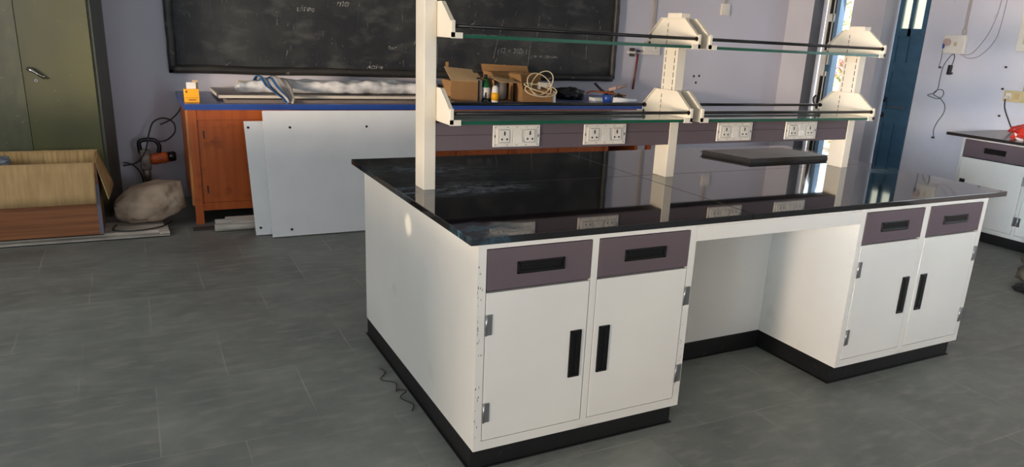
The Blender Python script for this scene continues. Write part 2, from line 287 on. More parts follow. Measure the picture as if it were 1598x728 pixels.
# ------------------------------------------------------------------ mesh builder
ORG = {}
class MB:
    def __init__(s): s.bm = bmesh.new(); s.mi = 0
    def _add(s, tb, mat_i=0):
        mp = {}
        for v in tb.verts: mp[v] = s.bm.verts.new(v.co)
        for f in tb.faces:
            try:
                nf = s.bm.faces.new([mp[v] for v in f.verts]); nf.smooth = f.smooth; nf.material_index = mat_i
            except ValueError: pass
        tb.free(); return s
    def box(s, x0, x1, y0, y1, z0, z1, bev=0, seg=2, mi=0, rot=None):
        tb = bmesh.new(); bmesh.ops.create_cube(tb, size=1)
        for v in tb.verts:
            v.co = Vector((x0 + (v.co.x + .5) * (x1 - x0), y0 + (v.co.y + .5) * (y1 - y0), z0 + (v.co.z + .5) * (z1 - z0)))
        if bev: bmesh.ops.bevel(tb, geom=list(tb.edges), offset=bev, segments=seg, affect='EDGES', profile=.5)
        if rot is not None:
            c = Vector(((x0 + x1) / 2, (y0 + y1) / 2, (z0 + z1) / 2)) if len(rot) < 3 else Vector(rot[2])
            R = Matrix.Rotation(rot[1], 3, rot[0])
            for v in tb.verts: v.co = c + R @ (v.co - c)
        return s._add(tb, mi)
    def tube(s, pts, r, seg=8, closed=False, mi=0, cap=True):
        pts = [Vector(p) for p in pts]; n = len(pts); rings = []
        tb = bmesh.new(); rr = r if isinstance(r, (list, tuple)) else [r] * n
        prev = None
        for i, p in enumerate(pts):
            if closed: t = pts[(i + 1) % n] - pts[i - 1]
            else: t = pts[min(i + 1, n - 1)] - pts[max(i - 1, 0)]
            t = t.normalized() if t.length > 1e-9 else Vector((0, 0, 1))
            if prev is None: a = t.orthogonal().normalized()
            else:
                a = prev - t * prev.dot(t); a = a.normalized() if a.length > 1e-6 else t.orthogonal().normalized()
            prev = a; b = t.cross(a)
            rings.append([tb.verts.new(p + (a * math.cos(2 * math.pi * k / seg) + b * math.sin(2 * math.pi * k / seg)) * rr[i]) for k in range(seg)])
        m = n if closed else n - 1
        for i in range(m):
            A, B = rings[i], rings[(i + 1) % n]
            for k in range(seg):
                f = tb.faces.new((A[k], A[(k + 1) % seg], B[(k + 1) % seg], B[k])); f.smooth = True
        if cap and not closed:
            tb.faces.new(list(reversed(rings[0]))); tb.faces.new(rings[-1])
        return s._add(tb, mi)
    def prism(s, poly, axis, a, b, mi=0, bev=0):
        """poly: list of 2D points in the two remaining axes (x: y,z; y: x,z; z: x,y)"""
        tb = bmesh.new()
        def P(u, v, t):
            return {'x': (t, u, v), 'y': (u, t, v), 'z': (u, v, t)}[axis]
        A = [tb.verts.new(P(u, v, a)) for u, v in poly]; B = [tb.verts.new(P(u, v, b)) for u, v in poly]
        n = len(poly)
        tb.faces.new(A); tb.faces.new(list(reversed(B)))
        for i in range(n): tb.faces.new((A[i], B[i], B[(i + 1) % n], A[(i + 1) % n]))
        bmesh.ops.recalc_face_normals(tb, faces=list(tb.faces))
        if bev: bmesh.ops.bevel(tb, geom=list(tb.edges), offset=bev, segments=1, affect='EDGES')
        return s._add(tb, mi)
    def slab(s, corners, th, mi=0):
        """four corners in order, thickness along the face normal"""
        c = [Vector(p) for p in corners]; n = (c[1] - c[0]).cross(c[3] - c[0]).normalized() * th
        tb = bmesh.new(); A = [tb.verts.new(p) for p in c]; B = [tb.verts.new(p + n) for p in c]
        tb.faces.new(A); tb.faces.new(list(reversed(B)))
        for i in range(4): tb.faces.new((A[i], B[i], B[(i + 1) % 4], A[(i + 1) % 4]))
        bmesh.ops.recalc_face_normals(tb, faces=list(tb.faces))
        return s._add(tb, mi)
    def lathe(s, prof, cx, cy, cz, seg=20, mi=0, sx=1, sy=1):
        tb = bmesh.new(); rings = []
        for r, z in prof:
            rings.append([tb.verts.new((cx + r * sx * math.cos(2 * math.pi * k / seg), cy + r * sy * math.sin(2 * math.pi * k / seg), cz + z)) for k in range(seg)])
        for A, B in zip(rings, rings[1:]):
            for k in range(seg):
                f = tb.faces.new((A[k], A[(k + 1) % seg], B[(k + 1) % seg], B[k])); f.smooth = True
        tb.faces.new(list(reversed(rings[0]))); tb.faces.new(rings[-1])
        return s._add(tb, mi)
    def blob(s, c, rad, amp=.15, freq=3, sub=4, mi=0, flat=None, seed=0, shape=None):
        tb = bmesh.new(); bmesh.ops.create_icosphere(tb, subdivisions=sub, radius=1)
        for v in tb.verts:
            d = v.co.normalized(); k = 1 + amp * noise.noise(d * freq + Vector((seed, seed * 2.3, 0)))
            k += amp * .35 * noise.noise(d * freq * 3 + Vector((seed, 5, seed)))
            p = d * k
            if shape: p = shape(p)
            v.co = Vector(c) + Vector((p.x * rad[0], p.y * rad[1], p.z * rad[2]))
            if flat is not None and v.co.z < flat: v.co.z = flat + (v.co.z - flat) * .05
        for f in tb.faces: f.smooth = True
        return s._add(tb, mi)
    def build(s, name, m, parent=None, kind=None, label=None, origin=None):
        bm = s.bm
        if parent is not None:
            org = ORG[parent.name]
        else:
            if origin is not None: org = Vector(origin)
            else:
                xs = [v.co.x for v in bm.verts]; ys = [v.co.y for v in bm.verts]; zs = [v.co.z for v in bm.verts]
                org = Vector(((min(xs) + max(xs)) / 2, (min(ys) + max(ys)) / 2, min(zs)))
        for v in bm.verts: v.co -= org
        me = bpy.data.meshes.new(name); bm.to_mesh(me); bm.free()
        for mm in (m if isinstance(m, (list, tuple)) else [m]): me.materials.append(mm)
        o = bpy.data.objects.new(name, me); COL.objects.link(o)
        if parent is None: o.location = org
        else: o.parent = parent
        ORG[o.name] = org.copy()
        if kind: o['kind'] = kind
        if label: o['label'] = label
        return o

def tag(o, label, cat, group=None, kind=None):
    o['label'] = label; o['category'] = cat
    if group: o['group'] = group
    if kind: o['kind'] = kind
    return o
def thing(name, label, cat, loc, rotz=0, group=None, local=False, kind=None):
    o = bpy.data.objects.new(name, None); COL.objects.link(o); o.location = loc; o.rotation_euler = (0, 0, rotz)
    o.empty_display_size = .1
    ORG[o.name] = Vector((0, 0, 0)) if local else Vector(loc)
    return tag(o, label, cat, group, kind)
def struct(name, mb, m, parent=None):
    o = mb.build(name, m, parent)
    if parent is None: o['kind'] = 'structure'
    return o
def copy_tree(o, parent=None):
    c = o.copy(); COL.objects.link(c); c.parent = parent
    if o.name in ORG: ORG[c.name] = ORG[o.name].copy()
    for ch in list(o.children): copy_tree(ch, c)
    return c
def smooth_path(pts, n=6, closed=False):
    P = [Vector(p) for p in pts]; out = []; m = len(P)
    rng = range(m) if closed else range(m - 1)
    for i in rng:
        if closed: a, b, c, d = P[i - 1], P[i], P[(i + 1) % m], P[(i + 2) % m]
        else: a, b, c, d = P[max(i - 1, 0)], P[i], P[i + 1], P[min(i + 2, m - 1)]
        for k in range(n):
            t = k / n
            out.append(.5 * ((2 * b) + (c - a) * t + (2 * a - 5 * b + 4 * c - d) * t * t + (3 * b - a - 3 * c + d) * t ** 3))
    if not closed: out.append(P[-1])
    return out

# ================================================================== ROOM
YW = 4.98; XW = 6.32; XO = 6.55; XL = -3.6; YF = -4.85; HC = 3.3
struct('floor', MB().box(XL - .2, XO, YF - .2, YW + .2, -.1, 0), M['floor']).location  # object origin at its base centre
fl = bpy.data.objects['floor']
fl.data.transform(Matrix.Translation(fl.location)); fl.location = (0, 0, 0)
struct('ceiling', MB().box(XL - .2, XO, YF - .2, YW + .2, HC, HC + .12), M['ceiling'])
struct('wall_back', MB().box(XL - .2, XO, YW, YW + .2, 0, HC), M['wall'])
# left wall with two window openings
def wall_with_holes(mb, axis, a0, a1, t0, t1, holes):
    """wall along axis from a0 to a1, thickness t0..t1, holes (h0,h1,z0,z1) sorted"""
    def bx(u0, u1, z0, z1):
        if u1 - u0 < 1e-4 or z1 - z0 < 1e-4: return
        if axis == 'y': mb.box(t0, t1, u0, u1, z0, z1)
        else: mb.box(u0, u1, t0, t1, z0, z1)
    cur = a0
    for h0, h1, z0, z1 in holes:
        bx(cur, h0, 0, HC); bx(h0, h1, 0, z0); bx(h0, h1, z1, HC); cur = h1
    bx(cur, a1, 0, HC); return mb
struct('wall_left', wall_with_holes(MB(), 'y', YF - .2, YW, XL - .2, XL, [(-4.6, -3.0, .7, 2.9), (-2.6, -1.45, .0, 2.4), (-1.40, -.3, .95, 2.4), (.5, 2.65, .9, 2.4)]), M['wall'])
struct('wall_front', wall_with_holes(MB(), 'x', XL, XW, YF - .2, YF, [(-.3, 1.5, 1.0, 2.5), (3.4, 5.4, 1.0, 2.5)]), M['wall'])
O1 = (4.003, 4.575); O2 = (3.035, 3.572)
struct('wall_right', wall_with_holes(MB(), 'y', YF - .2, YW, XW, XO, [(-3.4, -1.8, 1.0, 2.5), (O2[0], O2[1], .0, 2.55), (O1[0], O1[1], 0, 2.7)]), [M['wall_r']])
# dark grey strip on the left jamb of the opening in the corner
struct('trim_1', MB().box(XW + .002, XW + .16, O1[1] - .004, O1[1] + .0, 0.001, 2.7), M['jamb'])

# windows (behind the camera and on the left)
def window(n, axis, t, h0, h1, z0, z1):
    mb = MB()
    def bx(u0, u1, za, zb):
        if axis == 'y': mb.box(t - .03, t + .03, u0, u1, za, zb)
        else: mb.box(u0, u1, t - .03, t + .03, za, zb)
    bx(h0, h0 + .05, z0, z1); bx(h1 - .05, h1, z0, z1); bx(h0, h1, z0, z0 + .05); bx(h0, h1, z1 - .05, z1)
    c = (h0 + h1) / 2; bx(c - .02, c + .02, z0, z1)
    return struct('window_%d' % n, mb, M['frameblue'])
window(1, 'y', XL - .06, -1.40, -.3, .95, 2.4); window(2, 'y', XL - .06, .5, 2.65, .9, 2.4); window(6, 'y', XL - .06, -4.6, -3.0, .7, 2.9)
window(3, 'x', YF - .1, -.3, 1.5, 1.0, 2.5); window(4, 'x', YF - .1, 3.4, 5.4, 1.0, 2.5)
window(5, 'y', XO - .08, -3.4, -1.8, 1.0, 2.5)

# ---- corner doorway (door_1): frame, barred white leaf folded outward
d1 = bpy.data.objects.new('door_1', None); COL.objects.link(d1); d1.location = (XO, 4.3, 0); d1['kind'] = 'structure'; ORG['door_1'] = Vector((XO, 4.3, 0))
MB().box(XO - .05, XO + .04, 4.335, 4.39, 0, 2.7).box(XO - .05, XO + .04, 4.003, 4.04, 0, 2.7).box(XO - .05, XO + .04, 4.04, 4.335, 2.64, 2.7).build('door_frame', M['frameblue'], d1)
g = MB()
g.box(XO - .006, XO + .006, 4.525, 4.56, .05, 2.64).box(XO - .006, XO + .006, 4.39, 4.405, .05, 2.64)
for z in (.05, .62, 1.22, 1.86, 2.55): g.box(XO - .005, XO + .005, 4.405, 4.525, z, z + (.09 if z != 1.22 else .3))
g.box(XO - .005, XO + .005, 4.456, 4.468, .05, 2.6)
g.build('barred_leaf', M['grille'], d1)
MB().box(XO + .010, XO + .016, 4.40, 4.54, .05, 2.6).build('dark_mesh', M['slot'], d1)
MB().box(XO - .06, XO - .02, 4.36, 4.42, 1.28, 1.36, bev=.006).build('lock_case', M['door'], d1)
mbx = MB(); mbx.tube(smooth_path([(XO - .05, 4.50, .98), (XO - .09, 4.49, .95), (XO - .1, 4.47, .9), (XO - .07, 4.46, .86), (XO - .05, 4.49, .88)], 5), .012)
mbx.build('chain', M['darkbr'], d1)

# ---- blue panelled door (door_2), hung at the outer face of the wall
d2 = bpy.data.objects.new('door_2', None); COL.objects.link(d2); d2.location = (XO - .02, 3.3, 0); d2['kind'] = 'structure'; ORG['door_2'] = Vector((XO - .02, 3.3, 0))
xd = XO - .03
mb = MB()
def dbox(y0, y1, z0, z1, t=.04): mb.box(xd, xd + t, y0, y1, z0, z1)
YA, YB = 3.19, 3.548   # visible leaf
dbox(YA, YA + .045, .02, 2.42); dbox(YB - .05, YB, .02, 2.42); dbox(YA, YB, .02, .14)
for z0, z1 in ((.78, .93), (1.06, 1.12), (1.34, 1.44), (1.72, 1.80), (2.12, 2.2), (2.34, 2.42)): dbox(YA + .045, YB - .05, z0, z1)
dbox(3.355, 3.395, .14, .78); dbox(3.355, 3.395, 1.44, 2.34)
mb.box(xd + .014, xd + .03, YA + .04, YB - .04, .1, 1.76)         # sunk panels
mb.box(xd + .014, xd + .03, YA + .04, YB - .04, 2.16, 2.4)
mb.build('door_leaf', M['door'], d2)
MB().box(xd + .014, xd + .02, YA + .04, 3.36, 1.78, 2.14).build('window_pane', M['frost'], d2)
MB().box(xd + .014, xd + .02, 3.39, YB - .045, 1.78, 2.14).build('window_pane', M['frost'], d2)
MB().box(xd, xd + .05, 3.036, 3.175, .0, 2.54).build('door_frame', M['door'], d2)
MB().tube([(xd, YB - .03, 1.03), (xd - .03, YB - .03, 1.02)], .010, seg=8).tube([(xd, YB - .03, .86), (xd - .03, YB - .03, .85)], .010, seg=8).box(xd - .004, xd, YB - .045, YB - .015, .83, .89, bev=.001).box(xd - .004, xd, YB - .045, YB - .015, 1.0, 1.06, bev=.001).build('door_handle', M['slot'], d2)
MB().tube([(xd - .01, YA + .05, .965), (xd - .01, YB - .06, .955)], .006).build('draw_bolt', M['drillgr'], d2)

# ---- outside: neighbouring pale wall, bush, ground
tag(MB().box(9.6, 9.8, 6.75, 13, -.019, 5).build('neighbouring_wall', M['outwall']), 'pale blue white building wall seen through the open corner doorway', 'wall')
tag(MB().box(6.7, 16, -8, 14, -.12, -.02).build('outside_ground', M['ground']), 'sunlit pale ground outside the open corner doorway', 'ground', kind='stuff')
fb = MB()
rnd = random.Random(3)
for i in range(900):
    c = Vector((8.9 + rnd.gauss(0, .2), 5.98 + rnd.gauss(0, .18), 1.4 + rnd.gauss(0, .75)))
    if c.z < .1 or c.x > 9.4: continue
    d = Vector((rnd.uniform(-1, 1), rnd.uniform(-1, 1), rnd.uniform(-1, 1))).normalized(); e = d.orthogonal().normalized(); s_ = rnd.uniform(.05, .10)
    fb.slab([c - d * s_, c + e * s_ * .5, c + d * s_, c - e * s_ * .5], .003)
fb.tube([(8.9, 5.95, -.018), (8.88, 5.97, .9), (8.9, 5.95, 2.0)], .03)
tag(fb.build('flowering_bush', M['leaf'], origin=(8.9, 5.95, -.018)), 'yellow green bush with pink flowers outside the corner doorway', 'bush')

# ================================================================== BLACKBOARD
bx0, bx1, bz0 = -.69, 3.775, 1.07
bt = thing('blackboard', 'large black chalkboard with faint chalk writing on the back wall', 'blackboard', ((bx0 + bx1) / 2, YW, bz0))
MB().box(bx0 + .05, bx1 - .05, YW - .022, YW - .002, bz0 + .05, 2.5).build('writing_surface', M['board'], bt)
f = MB()
def wavy_bar(p0, p1, wdt, dep, n=40, seed=1):
    pts = []; rad = []
    p0 = Vector(p0); p1 = Vector(p1)
    for i in range(n + 1):
        t = i / n; p = p0.lerp(p1, t)
        q = noise.noise(Vector((t * 9, seed, 0))) * .006
        pts.append(p + Vector((q, 0, q))); rad.append(wdt * (1 + .12 * noise.noise(Vector((t * 13, seed * 3, 1)))))
    f.tube(pts, rad, seg=10)
wavy_bar((bx0 + .03, YW - .043, bz0 + .035), (bx1 - .03, YW - .043, bz0 + .035), .036, 0, 60, 1)
wavy_bar((bx0 + .03, YW - .043, bz0 + .03), (bx0 + .03, YW - .043, 2.5), .034, 0, 30, 2)
wavy_bar((bx1 - .03, YW - .043, bz0 + .03), (bx1 - .03, YW - .043, 2.5), .034, 0, 30, 3)
f.box(bx0, bx1, YW - .02, YW - .002, bz0, bz0 + .07).box(bx0, bx0 + .07, YW - .02, YW - .001, bz0, 2.5).box(bx1 - .07, bx1, YW - .02, YW - .001, bz0, 2.5)
f.build('raised_rim', M['boardframe'], bt)
# chalk marks: handwriting strokes
def chalk_text(txt, x, z, size, rot=0):
    cu = bpy.data.curves.new('t', 'FONT'); cu.body = txt; cu.size = size; cu.extrude = .0006; cu.shear = .25
    o = bpy.data.objects.new('t', cu); COL.objects.link(o)
    bpy.context.view_layer.update()
    me = bpy.data.meshes.new_from_object(o.evaluated_get(bpy.context.evaluated_depsgraph_get()))
    bpy.data.objects.remove(o)
    tb = bmesh.new(); tb.from_mesh(me)
    R = Matrix.Translation((x, YW - .0236, z)) @ Matrix.Rotation(rot, 4, 'Y') @ Matrix.Rotation(math.pi / 2, 4, 'X')
    for v in tb.verts:
        q = v.co.copy()
        v.co.x += .010 * noise.noise(Vector((q.x * 30, q.y * 30, 1))); v.co.y += .012 * noise.noise(Vector((q.x * 22, q.y * 22, 7)))
        v.co = R @ v.co
    bpy.data.meshes.remove(me)
    return tb
ck = MB()
for txt, x, z, sz in (('three', .37, 1.63, .07), ('Active', .99, 1.145, .06), ('me', .72, 1.69, .09), ('(12 + 300) i.', 2.34, 1.335, .07), ('type  classification', 2.72, 1.30, .045), ('8    6', 2.38, 1.17, .08), ('Group  no', 2.02, 1.56, .07), ('four', 1.2, 1.33, .05)):
    ck._add(chalk_text(txt, x, z, sz))
rnd = random.Random(11)
for x, z0, z1, dx in ((2.30, 1.28, 1.66, .10), (2.78, 1.45, 1.72, .03), (2.69, 1.14, 1.48, .03), (2.28, 1.14, 1.28, .06), (3.55, 1.5, 1.66, .01), (1.69, 1.17, 1.40, 0), (.2, 1.5, 1.62, 0), (.26, 1.22, 1.3, .02), (-.25, 1.14, 1.17, .05), (3.4, 1.3, 1.6, 0), (1.45, 1.37, 1.42, .02), (1.62, 1.33, 1.38, 0)):
    ck.tube([(x, YW - .0235, z0), (x + dx * .4 + .004, YW - .0235, (z0 + z1) / 2), (x + dx, YW - .0235, z1)], .0022, seg=5)
for i in range(70):
    x = rnd.uniform(bx0 + .15, bx1 - .15); z = rnd.uniform(bz0 + .08, 1.95); l = rnd.uniform(.01, .05); a = rnd.uniform(-.4, .4)
    ck.tube([(x, YW - .0232, z), (x + l * a, YW - .0232, z + l)], .0012, seg=4)
ck.build('chalk_writing', M['chalk'], bt)

# ================================================================== ISLAND CABINETS
HT = .874; ZB = .092
def pull_handle(parent, cx, cz, w_, h_, y=-.002):
    """recessed black pull: rim, pocket and finger lip, front faces -y"""
    t = .009; h = MB()
    x0, x1, z0, z1 = cx - w_ / 2, cx + w_ / 2, cz - h_ / 2, cz + h_ / 2
    yb = y + .003
    h.box(x0, x1, y - .006, yb, z1 - t, z1, bev=.002); h.box(x0, x1, y - .006, yb, z0, z0 + t, bev=.002)
    h.box(x0, x0 + t, y - .006, yb, z0, z1, bev=.002); h.box(x1 - t, x1, y - .006, yb, z0, z1, bev=.002)
    h.box(x0 + .003, x1 - .003, y - .0008, yb, z0 + .003, z1 - .003)
    if w_ > h_: h.box(x0 + .012, x1 - .012, y - .004, y, cz + .002, z1 - .006, bev=.0015); h.box(x0 + .012, x1 - .012, y - .003, y, z0 + .011, z0 + .014)
    else: h.box(cx + .002, x1 - .006, y - .004, y, z0 + .012, z1 - .012, bev=.0015); h.box(x0 + .010, x0 + .013, y - .003, y, z0 + .012, z1 - .012)
    return h.build('handle', M['black'], parent)
def hinge(parent, x0, x1, z0, z1, pin):
    h = MB(); h.box(x0, x1, -.0055, -.002, z0, z1, bev=.0008)
    h.tube([(pin, -.006, z0), (pin, -.006, z1)], .004, seg=8)
    return h.build('hinge', M['steel'], parent)
def base_cabinet(name, label, loc, rotz, W, D, bays, plinth, group=None, side_plinth=0, dz=(.708, .855), oz=(.132, .70)):
    t = thing(name, label, 'cabinet', loc, rotz, group, local=True)
    b = MB(); th = .018
    b.box(0, th, 0, D, ZB, HT); b.box(W - th, W, 0, D, ZB, HT); b.box(th, W - th, D - th, D, ZB, HT)
    b.box(th, W - th, 0.0, D - th, ZB, ZB + th); b.box(th, W - th, .03, D - th, HT - .02, HT)
    g_ = .003
    # face frame around the bays
    b.box(th, W - th, 0, .02, dz[1] + g_, HT); b.box(th, W - th, 0, .02, ZB + th, oz[0] - g_)
    cur = th
    for x0, x1, side in bays:
        b.box(cur, x0 - g_, 0, .02, oz[0] - g_, dz[1] + g_); cur = x1 + g_
    b.box(cur, W - th, 0, .02, oz[0] - g_, dz[1] + g_)
    b.build('carcass', M['side'], t)
    inn = MB()
    for x0, x1, side in bays: inn.box(x0 - .006, x1 + .006, .021, .024, oz[0] - .01, dz[1] + .008)  # black sheet behind the fronts paints the shade in their gaps
    inn.build('gap_shade_sheet', M['gap_shade'], t)
    for x0, x1, side in bays:
        dr = MB().box(x0, x1, -.002, .018, dz[0], dz[1], bev=.0015).build('drawer', M['mauve'], t)
        pull_handle(dr, (x0 + x1) / 2, (dz[0] + dz[1]) / 2, .188, .045)
        do = MB().box(x0, x1, -.002, .018, oz[0], oz[1], bev=.0015).build('door', M['white'], t)
        if side == 'L':      # hinged on the left, pull on the right
            pull_handle(do, x1 - .045, .417, .048, .19)
            for z in (.206, .545): hinge(do, x0 + .002, x0 + .024, z, z + .077, x0 + .001)
        else:
            pull_handle(do, x0 + .046, .417, .048, .19)
            for z in (.206, .545): hinge(do, x1 + .006, x1 + .028, z, z + .077, x1 + .001)
    p = MB(); px0, px1, py0, py1 = plinth
    p.box(px0, px1, py0, py1, .004, ZB - .001)
    p.box(px0 - .008, px1 + .008, py0 - .008, py1 + .008, 0, .005)
    for sx in (px0 + .02, px1 - .02): p.box(sx - .003, sx + .003, py0 - .002, py0, .06, .066)
    p.build('plinth', M['blackpl'], t)
    return t
bays = [(.034, .448, 'L'), (.482, .898, 'R')]
base_cabinet('base_cabinet', 'white two-door island cabinet with mauve drawers, nearest the camera at the left end', (0, 0, 0), 0, .933, 1.412, bays, (.002, .919, .028, 1.408), 'island cabinets')
base_cabinet('base_cabinet', 'white two-door island cabinet with mauve drawers right of the open knee space', (1.88, 0, 0), 0, .94, 1.412, [(.034, .446, 'L'), (.490, .906, 'R')], (.002, .922, .028, 1.408), 'island cabinets')
first = bpy.data.objects['base_cabinet']; rnd = random.Random(21); sc = MB()
for i in range(34):
    z = rnd.choice((rnd.gauss(.62, .06), rnd.gauss(.24, .05), rnd.uniform(.1, .8))); x = abs(rnd.gauss(.004, .006)); h_ = rnd.uniform(.003, .016)
    z = min(max(z, .1), .84); sc.prism([(x, z), (x + rnd.uniform(.001, .004), z + h_ * .3), (x + .001, z + h_)], 'y', -.0006, .0004)
for i in range(16):
    x = .905 + abs(rnd.gauss(0, .01)); z = rnd.gauss(.3, .08); sc.prism([(x, z), (x + .002, z + .002), (x + .001, z + .006)], 'y', -.0006, .0004)
so_ = sc.build('paint_chips', M['darkbr'], first); so_['kind'] = 'stuff'
# knee space: back panel with plinth, apron rail
kp = thing('knee_space_panel', 'white back panel with black plinth closing the knee space between cabinets', 'panel', (1.406, .52, 0))
MB().box(.934, 1.879, .512, .53, ZB, HT).box(.934, 1.879, .509, .512, .135, HT).build('panel_sheet', M['white'], kp)
MB().box(.934, 1.879, .506, .53, .004, ZB - .001).box(.93, 1.87, .498, .53, 0, .005).build('plinth', M['blackpl'], kp)
ap = MB().box(.9335, 1.8795, .0, .018, .806, .866, bev=.002).box(.9335, 1.8795, .018, .06, .806, .812).box(.9335, 1.8795, .004, .02, .866, .874)
tag(ap.build('apron_rail', M['white']), 'white horizontal rail under the worktop above the knee space', 'rail')
# worktop: four polished black slabs
XS, YS = 1.215, .822; g2 = .0009; X0, X1, Y0, Y1 = -.029, 2.967, -.004, 1.548
for (a, b, c, d, lb) in ((X0, XS, Y0, YS, 'polished black worktop slab at the front left above the nearest cabinet'), (XS, X1, Y0, YS, 'polished black worktop slab at the front right above the knee space and right cabinet'),
                         (X0, XS, YS, Y1, 'polished black worktop slab at the back left behind the shelf posts'), (XS, X1, YS, Y1, 'polished black worktop slab at the back right under the dark sheets')):
    tag(MB().box(a + (g2 if a == XS else 0), b - (g2 if b == XS else 0), c + (g2 if c == YS else 0), d - (g2 if d == YS else 0), HT, .9, bev=.0022).build('worktop', M['granite']), lb, 'worktop', 'island worktop slabs')

# ================================================================== REAGENT RACK
rk = thing('reagent_rack', 'cream two-tier reagent shelf rack with glass shelves standing on the black worktop', 'shelf rack', (1.36, .805, .9))
PX = [.073, 1.339, 2.607]; PWD = .052; PY0, PY1, PT = .752, .858, 1.682
for i, px in enumerate(PX):
    p = MB(); p.box(px, px + PWD, PY0, PY1, .9, PT, bev=.0025)
    post = p.build('post', M['cream'], rk)
    s_ = MB()
    for side in ((px - .0004, px + .001), (px + PWD - .001, px + PWD + .0004)):
        if i == 0 and side[0] < px: continue
        for yy in (PY0 + .018, PY1 - .018):
            z = 1.215
            while z < PT - .05:
                s_.box(side[0], side[1], yy - .0022, yy + .0022, z, z + .024); z += .034
    s_.build('bracket_slots', M['slot'], post)
def bracket(x, zb, sgn):
    """trapezoid plate against a post; sgn=+1 shelf lies to the right"""
    th = .003; b = MB(); xa, xb = (x, x + th) if sgn > 0 else (x - th, x)
    zt = zb + .132
    poly = [(.598, zb), (.972, zb), (.972, zb + .055), (.885, zt), (.705, zt), (.598, zb + .055)]
    b.prism(poly, 'x', xa, xb)
    fw_ = .045 * sgn; x1_ = x + fw_
    for (ya, yb) in ((.590, .598), (.972, .978)):     # folded end flange: upright ear and foot
        lo, hi = sorted((x, x + .013 * sgn)); b.box(lo + (0.012 * sgn if 0 else 0), hi, ya, yb, zb, zb + .062)
        lo, hi = sorted((x, x1_)); b.box(lo, hi, ya, yb, zb - .004, zb + .018)
    lo, hi = sorted((x, x1_)); b.box(lo, hi, .598, .972, zb - .003, zb - .0005)   # seat under the glass
    lo, hi = sorted((x + .001 * sgn, x + .016 * sgn)); 
    b.prism([(.972, zb + .055), (.885, zt), (.705, zt), (.598, zb + .055), (.598, zb + .05), (.705, zt - .003), (.885, zt - .003), (.972, zb + .05)], 'x', lo, hi)
    br_ = b.build('bracket', M['cream'], rk)
    if sgn < 0:
        sl = MB(); z = zb + .012
        while z < zt - .02:
            sl.box(xa - .0004, xa + .0005, PY1 - .0202, PY1 - .0158, z, z + .018); z += .026
        sl.build('bracket_slots', M['slot'], br_)
    return br_
for zb in (1.194, 1.527):
    for k in range(2):
        xl, xr = PX[k] + PWD + .0005, PX[k + 1] - .0005
        if k == 0: xr -= .001
        bracket(xl, zb, 1); bracket(xr, zb, -1)
        gx0, gx1 = xl + .02, xr - .02
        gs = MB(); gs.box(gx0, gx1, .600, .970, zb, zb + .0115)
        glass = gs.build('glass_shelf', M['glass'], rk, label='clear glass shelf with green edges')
        e = MB(); e.box(gx0 + .025, gx1 - .025, .5955, .5998, zb - .001, zb + .0118).box(gx0, gx1, .9702, .9735, zb - .0002, zb + .0116)
        e.build('green_edge', M['edge'], glass)
        for yy in (.604, .966):
            r = MB(); r.tube([(xl + .004, yy, zb + .042), (xr - .004, yy, zb + .042)], .0072, seg=10)
            r.tube([(xl + .004, yy, zb + .042), (xl + .016, yy, zb + .042)], .0105, seg=10).tube([(xr - .016, yy, zb + .042), (xr - .004, yy, zb + .042)], .0105, seg=10)
            r.build('guard_rail', M['black'], rk)
